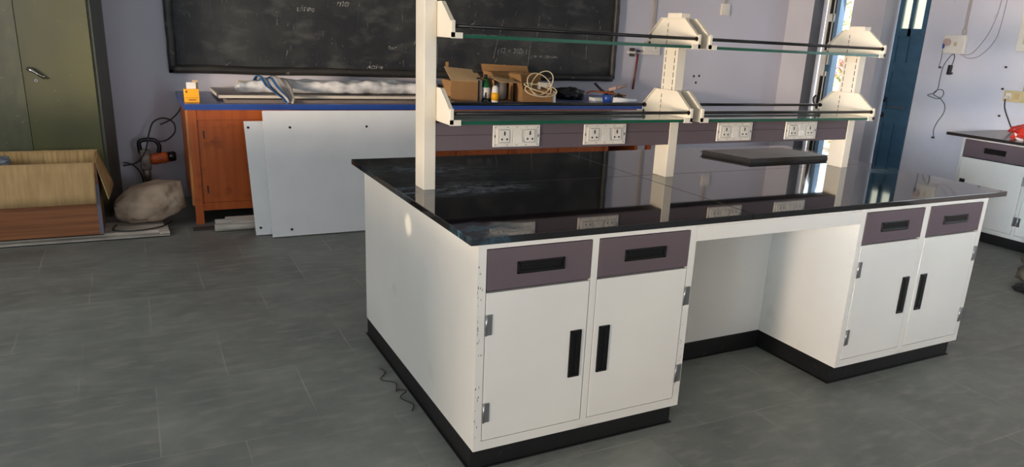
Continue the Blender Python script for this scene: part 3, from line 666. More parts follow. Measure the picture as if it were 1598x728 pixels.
# raceways with socket plates
def raceway(x0, x1):
    b = MB(); b.box(x0, x1, .754, .856, 1.063, 1.128, bev=.002).box(x0, x1, .7545, .8555, 1.1285, 1.182, bev=.002).box(x0, x1, .757, .853, 1.12, 1.135)
    return b.build('raceway', M['mauve'], rk)
raceway(PX[0] + PWD + .001, PX[1] - .001); raceway(PX[1] + PWD + .001, PX[2] - .001)
def socket_plate(x0, x1, z0, z1, y=.754):
    W, H = x1 - x0, z1 - z0
    b = MB().box(x0, x1, y - .007, y, z0, z1, bev=.003)
    # raised inner frame
    b.box(x0 + .018, x1 - .018, y - .0095, y - .006, z0 + .014, z1 - .014, bev=.0015)
    pl = b.build('socket_plate', M['socket'], rk)
    cx = (x0 + x1) / 2; zc = (z0 + z1) / 2; hw = .024
    for ox in (-.062, .062):
        s_ = MB(); s_.box(cx + ox - hw, cx + ox + hw, y - .0125, y - .009, zc - .027, zc + .027, bev=.0015)
        so_ = s_.build('socket', M['socket'], pl)
        h = MB(); h.box(cx + ox - .0032, cx + ox + .0032, y - .0135, y - .0122, zc + .004, zc + .021)
        for q in (-.012, .012): h.tube([(cx + ox + q, y - .0135, zc - .013), (cx + ox + q, y - .0122, zc - .013)], .0043, seg=12)
        # thin dark line around the socket
        for (a1, a2, b1, b2) in ((-hw - .0012, -hw, -.028, .028), (hw, hw + .0012, -.028, .028)): h.box(cx + ox + a1, cx + ox + a2, y - .0102, y - .0096, zc + b1, zc + b2)
        for (b1, b2) in ((-.0285, -.0273), (.0273, .0285)): h.box(cx + ox - hw, cx + ox + hw, y - .0102, y - .0096, zc + b1, zc + b2)
        h.build('pin_holes', M['slot'], pl)
    s_ = MB(); s_.prism([(y - .0095, zc - .027), (y - .017, zc - .027), (y - .0115, zc), (y - .0135, zc + .027), (y - .0095, zc + .027)], 'x', cx - .022, cx + .022)
    s_.build('rocker_switch', M['socket'], pl)
    v = MB()
    for (a1, a2) in ((-.0235, -.0222), (.0222, .0235)): v.box(cx + a1, cx + a2, y - .0102, y - .0096, zc - .028, zc + .028)
    for fx in (.3, .5, .7):
        for zz in (z0 + .008, z1 - .010): v.box(x0 + W * fx - .004, x0 + W * fx + .004, y - .0076, y - .0068, zz, zz + .002)
    for sx in (x0 + .009, x1 - .009): v.box(sx - .002, sx + .002, y - .0076, y - .0068, zc - .006, zc + .006)
    for sx in (x0 + .012, x1 - .012):
        for zz in (z0 + .01, z1 - .01): v.tube([(sx, y - .0076, zz), (sx, y - .0068, zz)], .0022, seg=8)
    v.build('vent_marks', M['slot'], pl)
for x0, x1 in ((.384, .614), (.843, 1.076), (1.638, 1.875), (2.115, 2.352)): socket_plate(x0, x1, 1.074, 1.169)

# dark sheets stacked on the back of the worktop
rnd = random.Random(2)
SC = [(2.145, 1.005), (2.79, 1.005), (2.71, 1.33), (2.055, 1.33)]
names = ['lowest', 'second lowest', 'second from top', 'topmost']
for i in range(4):
    dx, dy = [(0, 0), (.006, .004), (-.004, .008), (.004, .0)][i]
    z = .9003 + i * .0062
    b = MB(); c = [(x + dx, y + dy, z) for x, y in SC]; b.slab([c[0], c[1], c[2], c[3]], .0055)
    for f_ in b.bm.faces:
        f_.normal_update(); f_.material_index = 0 if abs(f_.normal.z) > .5 else 1
    tag(b.build('laminate_sheet', [M['stack'], M['stackedge']]), 'dark grey flat sheet on the black worktop, %s of its stack' % names[i], 'sheet', 'dark sheets on the worktop')

# ================================================================== LAB BENCH AT THE BACK WALL
BZ = .92; BYF = 3.93; BX0, BX1 = -.652, 3.62
bn = thing('wall_bench', 'long orange-brown wooden bench with blue top under the blackboard', 'bench', ((BX0 + BX1) / 2, 4.45, 0))
MB().box(BX0, BX1, BYF + .003, YW - .003, BZ - .042, BZ, bev=.003).build('bench_top', M['bluetop'], bn)
MB().box(BX0 - .001, BX1 + .001, BYF - .002, BYF + .004, BZ - .043, BZ - .002).box(BX0 - .004, BX0, BYF, YW - .004, BZ - .043, BZ - .002).build('top_edging', M['blue'], bn)
b = MB()
LF = 3.955
b.box(-.632, -.575, LF, LF + .045, 0, BZ - .043)            # front left corner post
b.box(-.632, -.60, LF + .045, 4.9, .12, BZ - .043)           # left end
b.box(-.575, 3.5, LF + .004, LF + .04, .80, BZ - .043)      # top rail
b.box(-.575, 3.5, LF + .004, LF + .04, .105, .165)              # bottom rail
x = -.575 + .02
for k in range(8):
    xx = -.05 + k * .52
    b.box(xx, xx + .05, LF + .001, LF + .042, .0, .80)
b.box(-.6, 3.5, 4.85, 4.9, .12, .87); b.box(3.46, 3.5, LF + .04, 4.9, .12, BZ - .043)
b.build('bench_frame', M['orange'], bn)
for k in range(8):
    x0 = (-.573 if k == 0 else -.05 + (k - 1) * .52 + .052); x1 = -.05 + k * .52 - .002
    if x1 > 3.46: break
    d = MB(); d.box(x0, x1, LF + .010, LF + .032, .167, .798)
    d.box(x0 + .045, x1 - .045, LF + .006, LF + .010, .215, .745)
    dd = d.build('cupboard_door', M['orange'], bn)
    MB().box(x0 + .035, x0 + .045, LF + .002, LF + .008, .66, .72).box(x0 + .035, x0 + .045, LF + .002, LF + .008, .24, .30).build('hinge', M['darkbr'], dd)
MB().prism([(LF - .002, .876), (LF + .03, .876), (LF + .03, .15), (LF + .002, .15), (LF - .002, .35)], 'x', -.648, -.631).build('bare_edge', M['rawwood'], bn, label='pale worn raw wood edge')

# ================================================================== LEANING WHITE PANELS
def leaning_panel(x0, x1, yb, ytop, ztop, th, lab, holes, tilt=0):
    t = thing('laminate_sheet', lab, 'board', ((x0 + x1) / 2, yb, 0), 0, 'white panels leaning on the bench')
    n = Vector((0, ztop, -(ytop - yb))).normalized()
    dx = tilt
    c = [(x0, yb, 0), (x1, yb, 0), (x1 + dx, ytop, ztop), (x0 + dx, ytop, ztop)]
    m_ = MB(); m_.slab(c, th); m_.build('sheet', M['panel'], t)
    up = Vector((0, ytop - yb, ztop)); nn = (Vector((1, 0, 0)).cross(up)).normalized()
    n_ = Vector((1, 0, 0)).cross(up).normalized(); h = MB()
    for hx, hz in holes:
        p = Vector((hx + dx * hz / ztop, yb, 0)) + up * (hz / ztop); h.tube([p + n_ * (th + .0012), p + n_ * (th - .004)], .010, seg=12)
    h.build('drilled_holes', M['slot'], t)
    return t
leaning_panel(-.160, 1.06, 3.405, 3.80, .880, .02, 'large white laminate panel leaning on the blue-topped bench', [(.03, .76), (.62, .76), (-.02, .045), (.98, .045)], tilt=.03)
leaning_panel(-.262, .80, 3.50, 3.83, .80, .018, 'narrower white laminate panel behind the large one, leaning on the bench', [(-.235, .755), (-.225, .05)], tilt=.0)

# pipes under the bench
def pipe(x0, x1, y, z, r, lab, m='pvc', hollow=True, rz=0):
    b = MB(); b.tube([(x0, y, z), (x1, y + rz, z)], r, seg=20)
    o = b.build('pipe', [M[m]]); tag(o, lab, 'pipe', 'grey pipes under the bench'); return o
pipe(-.525, .1, 3.70, .028, .027, 'grey plastic pipe lying nearest the camera at the leaning panels')
pipe(-.51, .2, 3.84, .030, .029, 'grey plastic pipe reaching furthest left under the orange bench')
pipe(-.43, .2, 3.91, .030, .028, 'grey plastic pipe with a set-back end, behind the others')
pipe(-.39, .15, 3.775, .030, .029, 'short-ended grey plastic pipe between the front pipe and the bench')
tag(MB().box(-.67, -.43, 3.762, 3.80, 0, .022, bev=.002).build('dark_batten', M['darkbr']), 'dark wooden batten on the floor by the orange bench leg', 'batten')

# ================================================================== OLIVE ALMIRAH
al = thing('steel_almirah', 'olive green steel almirah cupboard with chrome handle against the back wall', 'cupboard', (-1.192, 4.35, 0), -.15, local=True)
AW, AD, AH = 1.02, .445, 2.0
b = MB(); b.box(-AW, 0, .012, AD, .06, AH, bev=.004); b.box(-AW + .03, -.03, .03, AD - .03, 0, .06)
b.build('body', M['olive_d'], al)
seam = -AW / 2 + .035
b = MB().box(seam + .001, -.022, -.006, .011, .09, AH - .03, bev=.003); dr = b.build('door', M['olive'], al)
b = MB().box(-AW + .022, seam - .001, -.006, .011, .09, AH - .03, bev=.003); dl = b.build('door', M['olive_l'], al)
hx, hz = -.385, 1.088
h = MB(); h.tube([(hx + .04, -.006, hz - .026), (hx + .04, -.03, hz - .026)], .011, seg=12)
h.tube([(hx - .050, -.034, hz + .034), (hx - .02, -.036, hz + .020), (hx + .0, -.036, hz + .004), (hx + .05, -.032, hz - .034)], [.015, .014, .010, .009], seg=12)
h.build('handle', M['chrome'], dr)
MB().tube([(hx - .012, -.009, hz - .052), (hx - .012, -.0055, hz - .052)], .011, seg=14).build('keyhole_ring', M['chrome'], dr)
MB().tube([(hx - .012, -.0098, hz - .052), (hx - .012, -.009, hz - .052)], .0055, seg=10).build('keyhole', M['slot'], dr)

# ================================================================== CARDBOARD BOX, planks, sack, drill
FX0, FX1, FY0, FY1, FZ0, FZ1 = -2.15, -1.245, 3.70, 4.12, .036, .545
cb = thing('cardboard_box', 'large open cardboard box on flat boards in front of the almirah', 'box', ((FX0 + FX1) / 2, 3.9, FZ0))
th = .006
b = MB(); b.box(FX0, FX1, FY0, FY0 + th, FZ0, FZ1).box(FX0, FX1, FY1 - th, FY1, FZ0, FZ1 + .015).box(FX0, FX0 + th, FY0, FY1, FZ0, FZ1).box(FX1 - th, FX1, FY0 + th, FY1 - th, FZ0, FZ1).box(FX0, FX1, FY0, FY1, FZ0, FZ0 + th)
b.build('box_body', M['cardred'], cb)
def sheet_grid(p00, p10, p11, p01, nx, ny, amp, th, seed=0, fold=True):
    """thick slightly crumpled sheet"""
    tb = bmesh.new(); g1 = []; P = [Vector(p) for p in (p00, p10, p11, p01)]
    n = (P[1] - P[0]).cross(P[3] - P[0]).normalized()
    for side in (0, 1):
        rows = []
        for j in range(ny + 1):
            r = []
            for i in range(nx + 1):
                u, v = i / nx, j / ny
                p = (P[0] * (1 - u) + P[1] * u) * (1 - v) + (P[3] * (1 - u) + P[2] * u) * v
                k = amp * noise.noise(Vector((u * 7 + seed, v * 1.5, seed)))
                r.append(tb.verts.new(p + n * (k + side * th)))
            rows.append(r)
        g1.append(rows)
    for s_, rows in enumerate(g1):
        for j in range(ny):
            for i in range(nx):
                q = (rows[j][i], rows[j][i + 1], rows[j + 1][i + 1], rows[j + 1][i])
                fc = tb.faces.new(q if s_ == 0 else tuple(reversed(q))); fc.smooth = True
    A, B = g1
    for i in range(nx):
        tb.faces.new((A[0][i], B[0][i], B[0][i + 1], A[0][i + 1])); tb.faces.new((A[ny][i + 1], B[ny][i + 1], B[ny][i], A[ny][i]))
    for j in range(ny):
        tb.faces.new((A[j + 1][0], B[j + 1][0], B[j][0], A[j][0])); tb.faces.new((A[j][nx], B[j][nx], B[j + 1][nx], A[j + 1][nx]))
    bmesh.ops.recalc_face_normals(tb, faces=list(tb.faces))
    return tb
b = MB(); b._add(sheet_grid((FX0, FY0 - .004, FZ1 + .004), (FX1 - .01, FY0 - .004, FZ1 + .004), (FX1 - .02, FY0 - .028, .268), (FX0, FY0 - .028, .262), 60, 4, .004, .005, 1))
b.build('front_flap', M['card'], cb)
b = MB(); b._add(sheet_grid((FX1 + .0, FY0 + .02, FZ1), (FX1 + .0, FY1 - .0, FZ1 + .012), (FX1 + .085, FY1 + .03, .31), (FX1 + .055, FY0 + .02, .285), 14, 4, .003, .005, 2))
b.build('side_flap', M['card_in'], cb)
b = MB(); b._add(sheet_grid((FX0, FY1 - .012, FZ1 - .2), (FX1 - .006, FY1 - .012, FZ1 - .2), (FX1 - .01, FY1 - .014, FZ1 + .022), (FX0, FY1 - .014, FZ1 + .018), 50, 3, .008, .004, 5))
b.build('inner_lining', M['card_in'], cb)
b = MB(); b._add(sheet_grid((FX0, FY1 + .004, FZ1 + .024), (FX1, FY1 + .004, FZ1 + .026), (FX1, FY1 + .05, .33), (FX0, FY1 + .05, .33), 40, 3, .004, .005, 8))
b.build('back_flap', M['card'], cb)
MB().box(FX1 - .022, FX1 + .0012, FY0 - .0012, FY0 - .0004, FZ0 + .005, .40).box(FX1 + .0004, FX1 + .0014, FY0, FY0 + .05, FZ0 + .005, FZ1 - .01).build('tape_strip', M['tape'], cb)
tag(MB().blob((-1.90, 3.90, .515), (.13, .12, .075), .5, 3, 4, seed=3).build('plastic_film_bundle', M['plastic_bag']), 'crumpled grey plastic film sticking out of the open cardboard box', 'plastic film')
# flat boards under the box
tag(MB().box(-2.2, -.83, 3.665, 3.70, 0.0, .006).box(-2.2, -.83, 3.665, 3.668, 0, .016).box(-2.2, -.86, 3.70, 3.98, .0, .012).build('metal_strip', M['pvc']), 'thin pale metal strip lying along the floor under the cardboard box', 'strip')
tag(MB().box(-2.16, -.835, 3.74, 3.88, .0125, .034, bev=.001).build('white_board', M['plank']), 'white board lying under the cardboard box, sticking out toward the sack', 'board', 'boards under the box')
tag(MB().box(-2.12, -.86, 3.89, 4.05, .0125, .034, bev=.001).build('white_board', M['plank']), 'white board lying furthest back under the wrapped sack', 'board', 'boards under the box')
tag(MB().box(-.90, -.83, 3.69, 3.735, .0125, .032, bev=.002).build('white_block', M['plank']), 'small white block at the end of the boards by the sack', 'block')
# sack
def sackshape(p):
    x, z = p.x, p.z
    if z > 0: z *= .95 + .22 * x - .25 * max(0, -x - .3)
    else: z = max(z, -.62 + .45 * max(0, x - .1))
    # flattened facets of a stuffed sack
    x = max(-.96, min(.86, x)); z = min(z, .84 - .12 * abs(x - .3))
    return Vector((x, p.y, z))
sk = MB().blob((-.925, 4.03, .185), (.262, .17, .185), .16, 2.4, 5, seed=9, shape=sackshape)
R = Matrix.Rotation(-.10, 3, 'Y'); c0 = Vector((-.925, 4.03, .185))
for v in sk.bm.verts: v.co = c0 + R @ (v.co - c0)
mz = min(v.co.z for v in sk.bm.verts)
for v in sk.bm.verts: v.co.z += .035 - mz
tag(sk.build('wrapped_sack', M['sack']), 'beige woven sack bundle resting on white boards beside the almirah', 'sack')
tag(MB().tube(smooth_path([(-1.17, 3.90, .05), (-1.19, 3.78, .045), (-1.10, 3.72, .044), (-.98, 3.735, .044), (-.87, 3.80, .045), (-.80, 3.92, .05)], 6), .005).build('cord', M['wire']), 'thin black cord looping over the white boards in front of the sack', 'cord')
# demolition hammer leaning on the wall
dh = thing('hammer_drill', 'orange and grey demolition hammer standing behind the sack against the wall', 'power drill', (-.87, 4.72, 0))
y = 4.72
MB().tube([(-.925, y, .0), (-.925, y, .12), (-.93, y, .24)], [.008, .014, .016], seg=10).tube([(-.93, y, .20), (-.935, y, .33)], [.026, .034], seg=14).build('chuck_and_chisel', M['drillgr'], dh)
MB().box(-.975, -.895, y - .035, y + .035, .30, .47, bev=.012).box(-.955, -.93, y - .04, y + .04, .34, .38, bev=.006).build('gear_housing', M['drillgr'], dh)
MB().tube([(-.90, y, .385), (-.87, y, .388), (-.79, y, .40), (-.765, y, .402)], [.042, .046, .046, .04], seg=18).build('motor_housing', M['drillor'], dh)
MB().tube([(-.765, y, .402), (-.715, y, .408), (-.705, y, .408)], [.041, .041, .03], seg=18).build('end_cap', M['black'], dh)
MB().tube(smooth_path([(-.965, y, .44), (-.97, y, .52), (-.94, y, .545), (-.86, y, .545), (-.825, y, .50), (-.83, y, .44)], 5), .017, seg=10).build('grip', M['black'], dh)
MB().tube(smooth_path([(-.84, y, .53), (-.77, y, .54), (-.70, y + .02, .60), (-.70, y + .03, .68), (-.77, y + .03, .72), (-.85, y + .02, .69), (-.89, y, .60), (-.93, y - .03, .46), (-1.0, y - .04, .37), (-1.10, y - .06, .35)], 6), .0065).build('power_cord', M['wire'], dh)
tag(MB().tube(smooth_path([(-.80, 4.80, .66), (-.72, 4.80, .70), (-.655, 4.82, .76), (-.60, 4.84, .86)], 6), .006).build('black_cable', M['wire']), 'black cable running up beside the orange bench end', 'cable')
tag(MB().tube(smooth_path([(-1.10, 4.80, .35), (-1.04, 4.80, .335), (-.985, 4.80, .27), (-.965, 4.80, .16), (-.99, 4.78, .02)], 6), .006).build('black_cable', M['wire']), 'black cable curving down behind the sack beside the hammer drill', 'cable')

# ================================================================== THINGS ON THE BENCH
Z = BZ + .0005
yc = thing('yellow_carton', 'small yellow carton with white papers on the left end of the blue bench', 'carton', (-.585, 4.08, Z))
MB().box(-.638, -.535, 4.05, 4.11, Z, Z + .098, bev=.002).build('carton_body', M['yellow'], yc)
MB().box(-.628, -.616, 4.0488, 4.05, Z + .07, Z + .086).box(-.61, -.56, 4.0488, 4.05, Z + .015, Z + .022).box(-.628, -.545, 4.0488, 4.05, Z + .033, Z + .035).build('print', M['paperbr'], yc)
MB().box(-.618, -.552, 4.075, 4.078, Z + .05, Z + .145).build('paper', M['paper'], yc)
MB().box(-.575, -.537, 4.09, 4.095, Z + .05, Z + .16).box(-.565, -.556, 4.089, 4.092, Z + .12, Z + .13, mi=0).build('carton_lid', M['card2l'], yc)
# framed sheets lying flat
for i, (x0, x1, y0, y1, z0, lab) in enumerate(((-.36, 1.50, 4.0, 4.75, Z, 'grey-brown flat framed sheet lying lowest under the silver wrapped roll'), (-.395, 1.46, 4.14, 4.86, Z + .024, 'grey-brown flat framed sheet on top of another under the silver roll'))):
    t = thing('framed_sheet', lab, 'sheet', ((x0 + x1) / 2, (y0 + y1) / 2, z0), 0, 'framed sheets on the bench')
    MB().box(x0 + .02, x1 - .02, y0 + .02, y1 - .02, z0 + .003, z0 + .017).build('sheet', M['tray'], t)
    MB().box(x0, x1, y0, y0 + .02, z0, z0 + .022, bev=.001).box(x0, x1, y1 - .02, y1, z0, z0 + .022, bev=.001).box(x0, x0 + .02, y0 + .02, y1 - .02, z0, z0 + .022).box(x1 - .02, x1, y0 + .02, y1 - .02, z0, z0 + .022).build('frame', M['trayedge'] if i else M['tray'], t)
# wrapped roll
b = MB(); zr = Z + .047
pts = []; rad = []
rl = random.Random(5)
n = 90
for i in range(n + 1):
    t = i / n; x = -.235 + t * 1.70
    k = 1 + .28 * noise.noise(Vector((t * 7, 2.2, 0))) + .1 * noise.noise(Vector((t * 30, 0.3, 0)))
    r_ = .050 * k * (.45 if i == 0 else .8 if i == 1 else 1)
    pts.append((x, 4.36 + .01 * math.sin(t * 9), zr + r_ - .004)); rad.append(r_)
b.tube(pts, rad, seg=16)
for v in b.bm.verts:
    q = noise.noise(v.co * 14) * .010; v.co.z += q; v.co.y += q
    if v.co.z < zr + .001: v.co.z = zr + .001
tag(b.build('wrapped_roll', M['wrap']), 'long roll in crumpled silver plastic wrap lying on the blue bench', 'roll')
b = MB(); pts = []; rad = []
for i in range(n + 1):
    t = i / n; x = .12 + t * 1.3
    k = 1 + .35 * noise.noise(Vector((t * 6, 7.2, 0)))
    r_ = .040 * k * (.45 if i in (0, n) else 1)
    pts.append((x, 4.52, zr + r_ + .012)); rad.append(r_)
b.tube(pts, rad, seg=16)
for v in b.bm.verts:
    q = noise.noise(v.co * 12) * .014; v.co.z += q
    if v.co.z < zr + .001: v.co.z = zr + .001
tag(b.build('wrapped_roll', M['wrap']), 'shorter plastic wrapped roll behind the long silver one', 'roll')
# striped cloth draped over the roll
tb = bmesh.new(); uvl = tb.loops.layers.uv.new('UVMap')
W_, H_ = 14, 16; grid = []
for j in range(H_ + 1):
    row = []
    for i in range(W_ + 1):
        u, v = i / W_, j / H_
        P_ = ((0, 4.47, .125), (.18, 4.40, .172), (.38, 4.31, .168), (.62, 4.22, .105), (.80, 4.08, .062), (.92, 3.975, .040), (1.0, 3.945, .012))
        for k_ in range(len(P_) - 1):
            if P_[k_][0] <= v <= P_[k_ + 1][0] + 1e-9:
                q_ = (v - P_[k_][0]) / (P_[k_ + 1][0] - P_[k_][0]); yv = P_[k_][1] + q_ * (P_[k_ + 1][1] - P_[k_][1]); zv = P_[k_][2] + q_ * (P_[k_ + 1][2] - P_[k_][2])
        wv = .21 if v < .62 else .21 - (v - .62) * .36
        x = -.055 + v * .10 + (u - .5) * wv + .06
        zv += Z + .010 * math.sin(u * 11 + v * 3); yv += .02 + .010 * math.sin(u * 14)
        row.append((tb.verts.new((x, yv - .02, zv)), (u, v)))
    grid.append(row)
for j in range(H_):
    for i in range(W_):
        q = (grid[j][i], grid[j][i + 1], grid[j + 1][i + 1], grid[j + 1][i])
        fc = tb.faces.new([a[0] for a in q]); fc.smooth = True
        for lp, a in zip(fc.loops, q): lp[uvl].uv = a[1]
me = bpy.data.meshes.new('striped_cloth'); 
for v in tb.verts: v.co -= Vector((.05, 4.35, Z + .02))
tb.to_mesh(me); tb.free(); me.materials.append(M['cloth'])
co = bpy.data.objects.new('striped_cloth', me); COL.objects.link(co); co.location = (.05, 4.35, Z + .02)
sm = co.modifiers.new('s', 'SOLIDIFY'); sm.thickness = .004
tag(co, 'grey cloth with blue stripes draped over the silver wrapped roll', 'cloth')

# wall socket boards and switches on the back wall
def wall_board(name, x0, x1, z0, z1, m, lab, cat='socket', ax='y', pos=YW, dep=.03, holes=()):
    t = thing(name, lab, cat, ((x0 + x1) / 2, pos, z0) if ax == 'y' else (pos, (x0 + x1) / 2, z0))
    def B(mb, a, b_, za, zb, d0, d1, bev=0):
        if ax == 'y': mb.box(a, b_, pos - d1, pos - d0, za, zb, bev=bev)
        else: mb.box(pos - d1, pos - d0, a, b_, za, zb, bev=bev)
        return mb
    B(MB(), x0, x1, z0, z1, 0, dep, .003).build('board', M[m], t)
    return t, B
t, B = wall_board('socket_board', -.155, -.015, .945, 1.015, 'beige', 'beige socket board on the back wall left of the striped cloth')
B(MB(), -.135, -.095, .962, 1.0, .03, .034, .001).build('socket', M['card2l'], t); B(MB(), -.065, -.035, .965, 1.0, .03, .034, .001).build('switch', M['beige'], t)
B(B(MB(), -.12, -.11, .975, .987, .034, .036), -.052, -.045, .982, .992, .034, .036).build('pin_holes', M['slot'], t)
t, B = wall_board('socket_board', .47, .62, .93, 1.003, 'beige', 'beige socket board behind the middle of the silver roll')
B(MB(), .5, .54, .95, .985, .03, .034, .001).build('socket', M['card2l'], t)
t, B = wall_board('socket_board', 1.29, 1.42, .925, .99, 'beige', 'beige socket board on the back wall at the left shelf post')
B(B(MB(), 1.31, 1.34, .945, .975, .03, .034, .001), 1.36, 1.39, .945, .975, .03, .034, .001).build('socket', M['card2l'], t)
t, B = wall_board('wall_socket', 4.16, 4.385, 1.375, 1.50, 'socket', 'white wall socket below the conduit right of the blackboard')
B(B(MB(), 4.19, 4.25, 1.41, 1.48, .03, .034, .002), 4.28, 4.35, 1.41, 1.48, .03, .034, .002).build('switch', M['socket'], t)
B(MB(), 4.312, 4.320, 1.445, 1.465, .034, .036).build('pin_holes', M['slot'], t)
tag(MB().box(4.25, 4.29, YW - .018, YW, 1.50, HC - .01, bev=.003).build('wall_conduit', M['conduit']), 'grey conduit strip running up the back wall above the white socket', 'conduit')
t, B = wall_board('wall_switch', 5.23, 5.35, 1.86, 1.99, 'socket', 'small white wall switch high right of the middle shelf post')
B(MB(), 5.265, 5.315, 1.885, 1.965, .03, .034, .002).build('rocker', M['socket'], t)
tag(MB().box(5.275, 5.315, YW - .014, YW, 1.99, HC - .01, bev=.002).build('wall_conduit', M['conduit']), 'thin conduit above the small high wall switch', 'conduit')
for x, z, lb in ((4.94, 1.15, 'dark round plug hole in the back wall, upper left of three'), (5.02, 1.155, 'dark round plug hole in the back wall, upper right of three'), (4.98, 1.075, 'dark round plug hole in the back wall, lowest of three')):
    tag(MB().tube([(x, YW - .003, z), (x, YW, z)], .014, seg=10).build('plug_hole', M['slot']), lb, 'hole', 'plug holes in the back wall')
# tap heads and hanging red-brown rod
wt = thing('gas_tap', 'dark double gas tap fixed on the back wall above the red rod', 'tap', (4.0, YW, 1.34))
MB().tube([(4.0, YW, 1.365), (4.0, YW - .06, 1.365)], .016, seg=10).tube([(4.0, YW, 1.425), (4.0, YW - .06, 1.425)], .018, seg=10).tube([(4.09, YW, 1.41), (4.09, YW - .05, 1.41)], .013, seg=10).build('tap_body', M['darkbr'], wt)
MB().box(3.95, 4.05, YW - .03, YW, 1.382, 1.405, bev=.004).build('white_plate', M['socket'], wt)
tag(MB().tube([(4.085, YW - .03, 1.385), (4.065, YW - .03, 1.15), (4.045, YW - .04, .99)], .012, seg=8).build('hanging_rod', M['redrod']), 'red-brown rod hanging on the back wall right of the blackboard', 'rod')

# boxes and clutter on the right part of the bench (seen through the rack)
def open_box(name, lab, x0, x1, y0, y1, z1, m1, m2, flaps=(), rotz=0):
    t = thing(name, lab, 'box', ((x0 + x1) / 2, (y0 + y1) / 2, Z), 0)
    th = .004
    MB().box(x0, x1, y0, y0 + th, Z, z1).box(x0, x1, y1 - th, y1, Z, z1).box(x0, x0 + th, y0 + th, y1 - th, Z, z1).box(x1 - th, x1, y0 + th, y1 - th, Z, z1).box(x0, x1, y0, y1, Z, Z + th).build('box_body', M[m1], t)
    for fl in flaps: MB().slab(fl, .004).build('flap', M[m2], t)
    return t
t = thing('carton', 'brown cardboard box with pale slanting lid nearest the left shelf post', 'box', (1.67, 4.3, Z))
MB().box(1.535, 1.80, 4.18, 4.40, Z, 1.105, bev=.001).build('box_body', M['card2'], t)
MB().slab([(1.535, 4.178, 1.106), (1.80, 4.178, 1.100), (1.835, 4.42, 1.190), (1.56, 4.42, 1.21)], .004).build('lid', M['card2l'], t)
MB().box(1.572, 1.60, 4.41, 4.415, 1.20, 1.255).build('flap', M['card2'], t)
MB().box(1.667, 1.678, 4.14, 4.176, 1.02, 1.105).build('string', M['paper'], t) if False else None
# clutter at the left of that box
tag(MB().blob((1.585, 4.60, Z + .06), (.06, .07, .055), .4, 3, 3, seed=4, flat=Z).build('dark_tool_bundle', M['darkbr']), 'small dark bundle left of the brown cardboard box', 'bundle')
tag(MB().box(1.505, 1.53, 4.16, 4.50, Z, Z + .03, bev=.004).build('grey_block', M['pvc']), 'grey block on the bench beside the left shelf bracket', 'block')
# bottles
g1_ = thing('green_bottle', 'green glass bottle with white label behind the yellow one', 'bottle', (1.905, 4.25, Z))
MB().lathe([(.044, 0), (.047, .01), (.047, .13), (.040, .155), (.018, .19), (.016, .235)], 1.905, 4.25, Z, 20).build('bottle_body', M['green'], g1_)
MB().lathe([(.0478, .03), (.0478, .125)], 1.905, 4.25, Z, 20).build('label', M['paper'], g1_)
MB().lathe([(.0175, .20), (.0175, .238), (.012, .24)], 1.905, 4.25, Z, 16).build('cap', M['black'], g1_)
g3 = thing('white_bottle', 'white plastic bottle with yellow label in front of the green bottle', 'bottle', (1.945, 4.12, Z))
MB().lathe([(.028, 0), (.031, .01), (.035, .06), (.031, .11), (.025, .14), (.015, .152)], 1.945, 4.12, Z, 18).build('bottle_body', M['paper'], g3)
MB().lathe([(.0325, .02), (.0358, .06), (.0335, .09)], 1.945, 4.12, Z, 18, sx=1.0).build('label', M['yellow'], g3)
tag(MB().tube([(1.845, 4.16, Z + .013), (1.86, 4.14, Z + .05), (1.862, 4.14, Z + .09)], [.018, .012, .006], seg=8).tube([(1.84, 4.16, Z + .012), (1.87, 4.12, Z + .012)], .012, seg=8).build('black_clip', M['black']), 'small black clip standing beside the brown box corner', 'clip')
# box lying open toward us with a grey container inside
t = thing('carton', 'cardboard box open toward the room with a grey container inside', 'box', (2.07, 4.35, Z))
MB().box(1.975, 1.98, 4.22, 4.52, Z, 1.115).box(2.17, 2.175, 4.22, 4.52, Z, 1.115).box(1.975, 2.175, 4.515, 4.52, Z, 1.115).box(1.975, 2.175, 4.22, 4.52, Z, Z + .004).box(1.975, 2.175, 4.22, 4.52, 1.112, 1.116).build('box_body', M['card2'], t)
MB().slab([(1.985, 4.10, 1.10), (2.19, 4.12, 1.098), (2.17, 4.24, 1.118), (1.95, 4.30, 1.145)], .004).build('flap', M['card2l'], t)
MB().slab([(1.84, 4.42, 1.12), (1.93, 4.42, 1.12), (1.93, 4.5, 1.155), (1.84, 4.5, 1.155)], .004).build('flap', M['card2l'], t)
tag(MB().lathe([(.050, 0), (.078, .02), (.082, .10), (.080, .16), (.06, .175)], 2.075, 4.33, Z + .005, 24, sx=1.0, sy=.9).build('grey_container', M['greyplast']), 'grey plastic container standing inside the open cardboard box', 'container')
tag(MB().box(1.822, 1.85, 4.20, 4.24, Z, 1.11, bev=.004).build('grey_tube', M['greyplast']), 'narrow grey post-like tube between the brown box and green bottle', 'tube')
# tall box behind
t = open_box('carton', 'tallest brown cardboard box, standing at the back under the blackboard', 2.15, 2.62, 4.62, 4.86, 1.16, 'card2', 'card2', [[(2.14, 4.60, 1.16), (2.62, 4.60, 1.16), (2.62, 4.58, 1.085), (2.14, 4.58, 1.085)]])
MB().slab([(2.14, 4.862, 1.15), (2.66, 4.862, 1.15), (2.65, 4.88, 1.215), (2.13, 4.88, 1.225)], .004).build('flap', M['card2'], t)
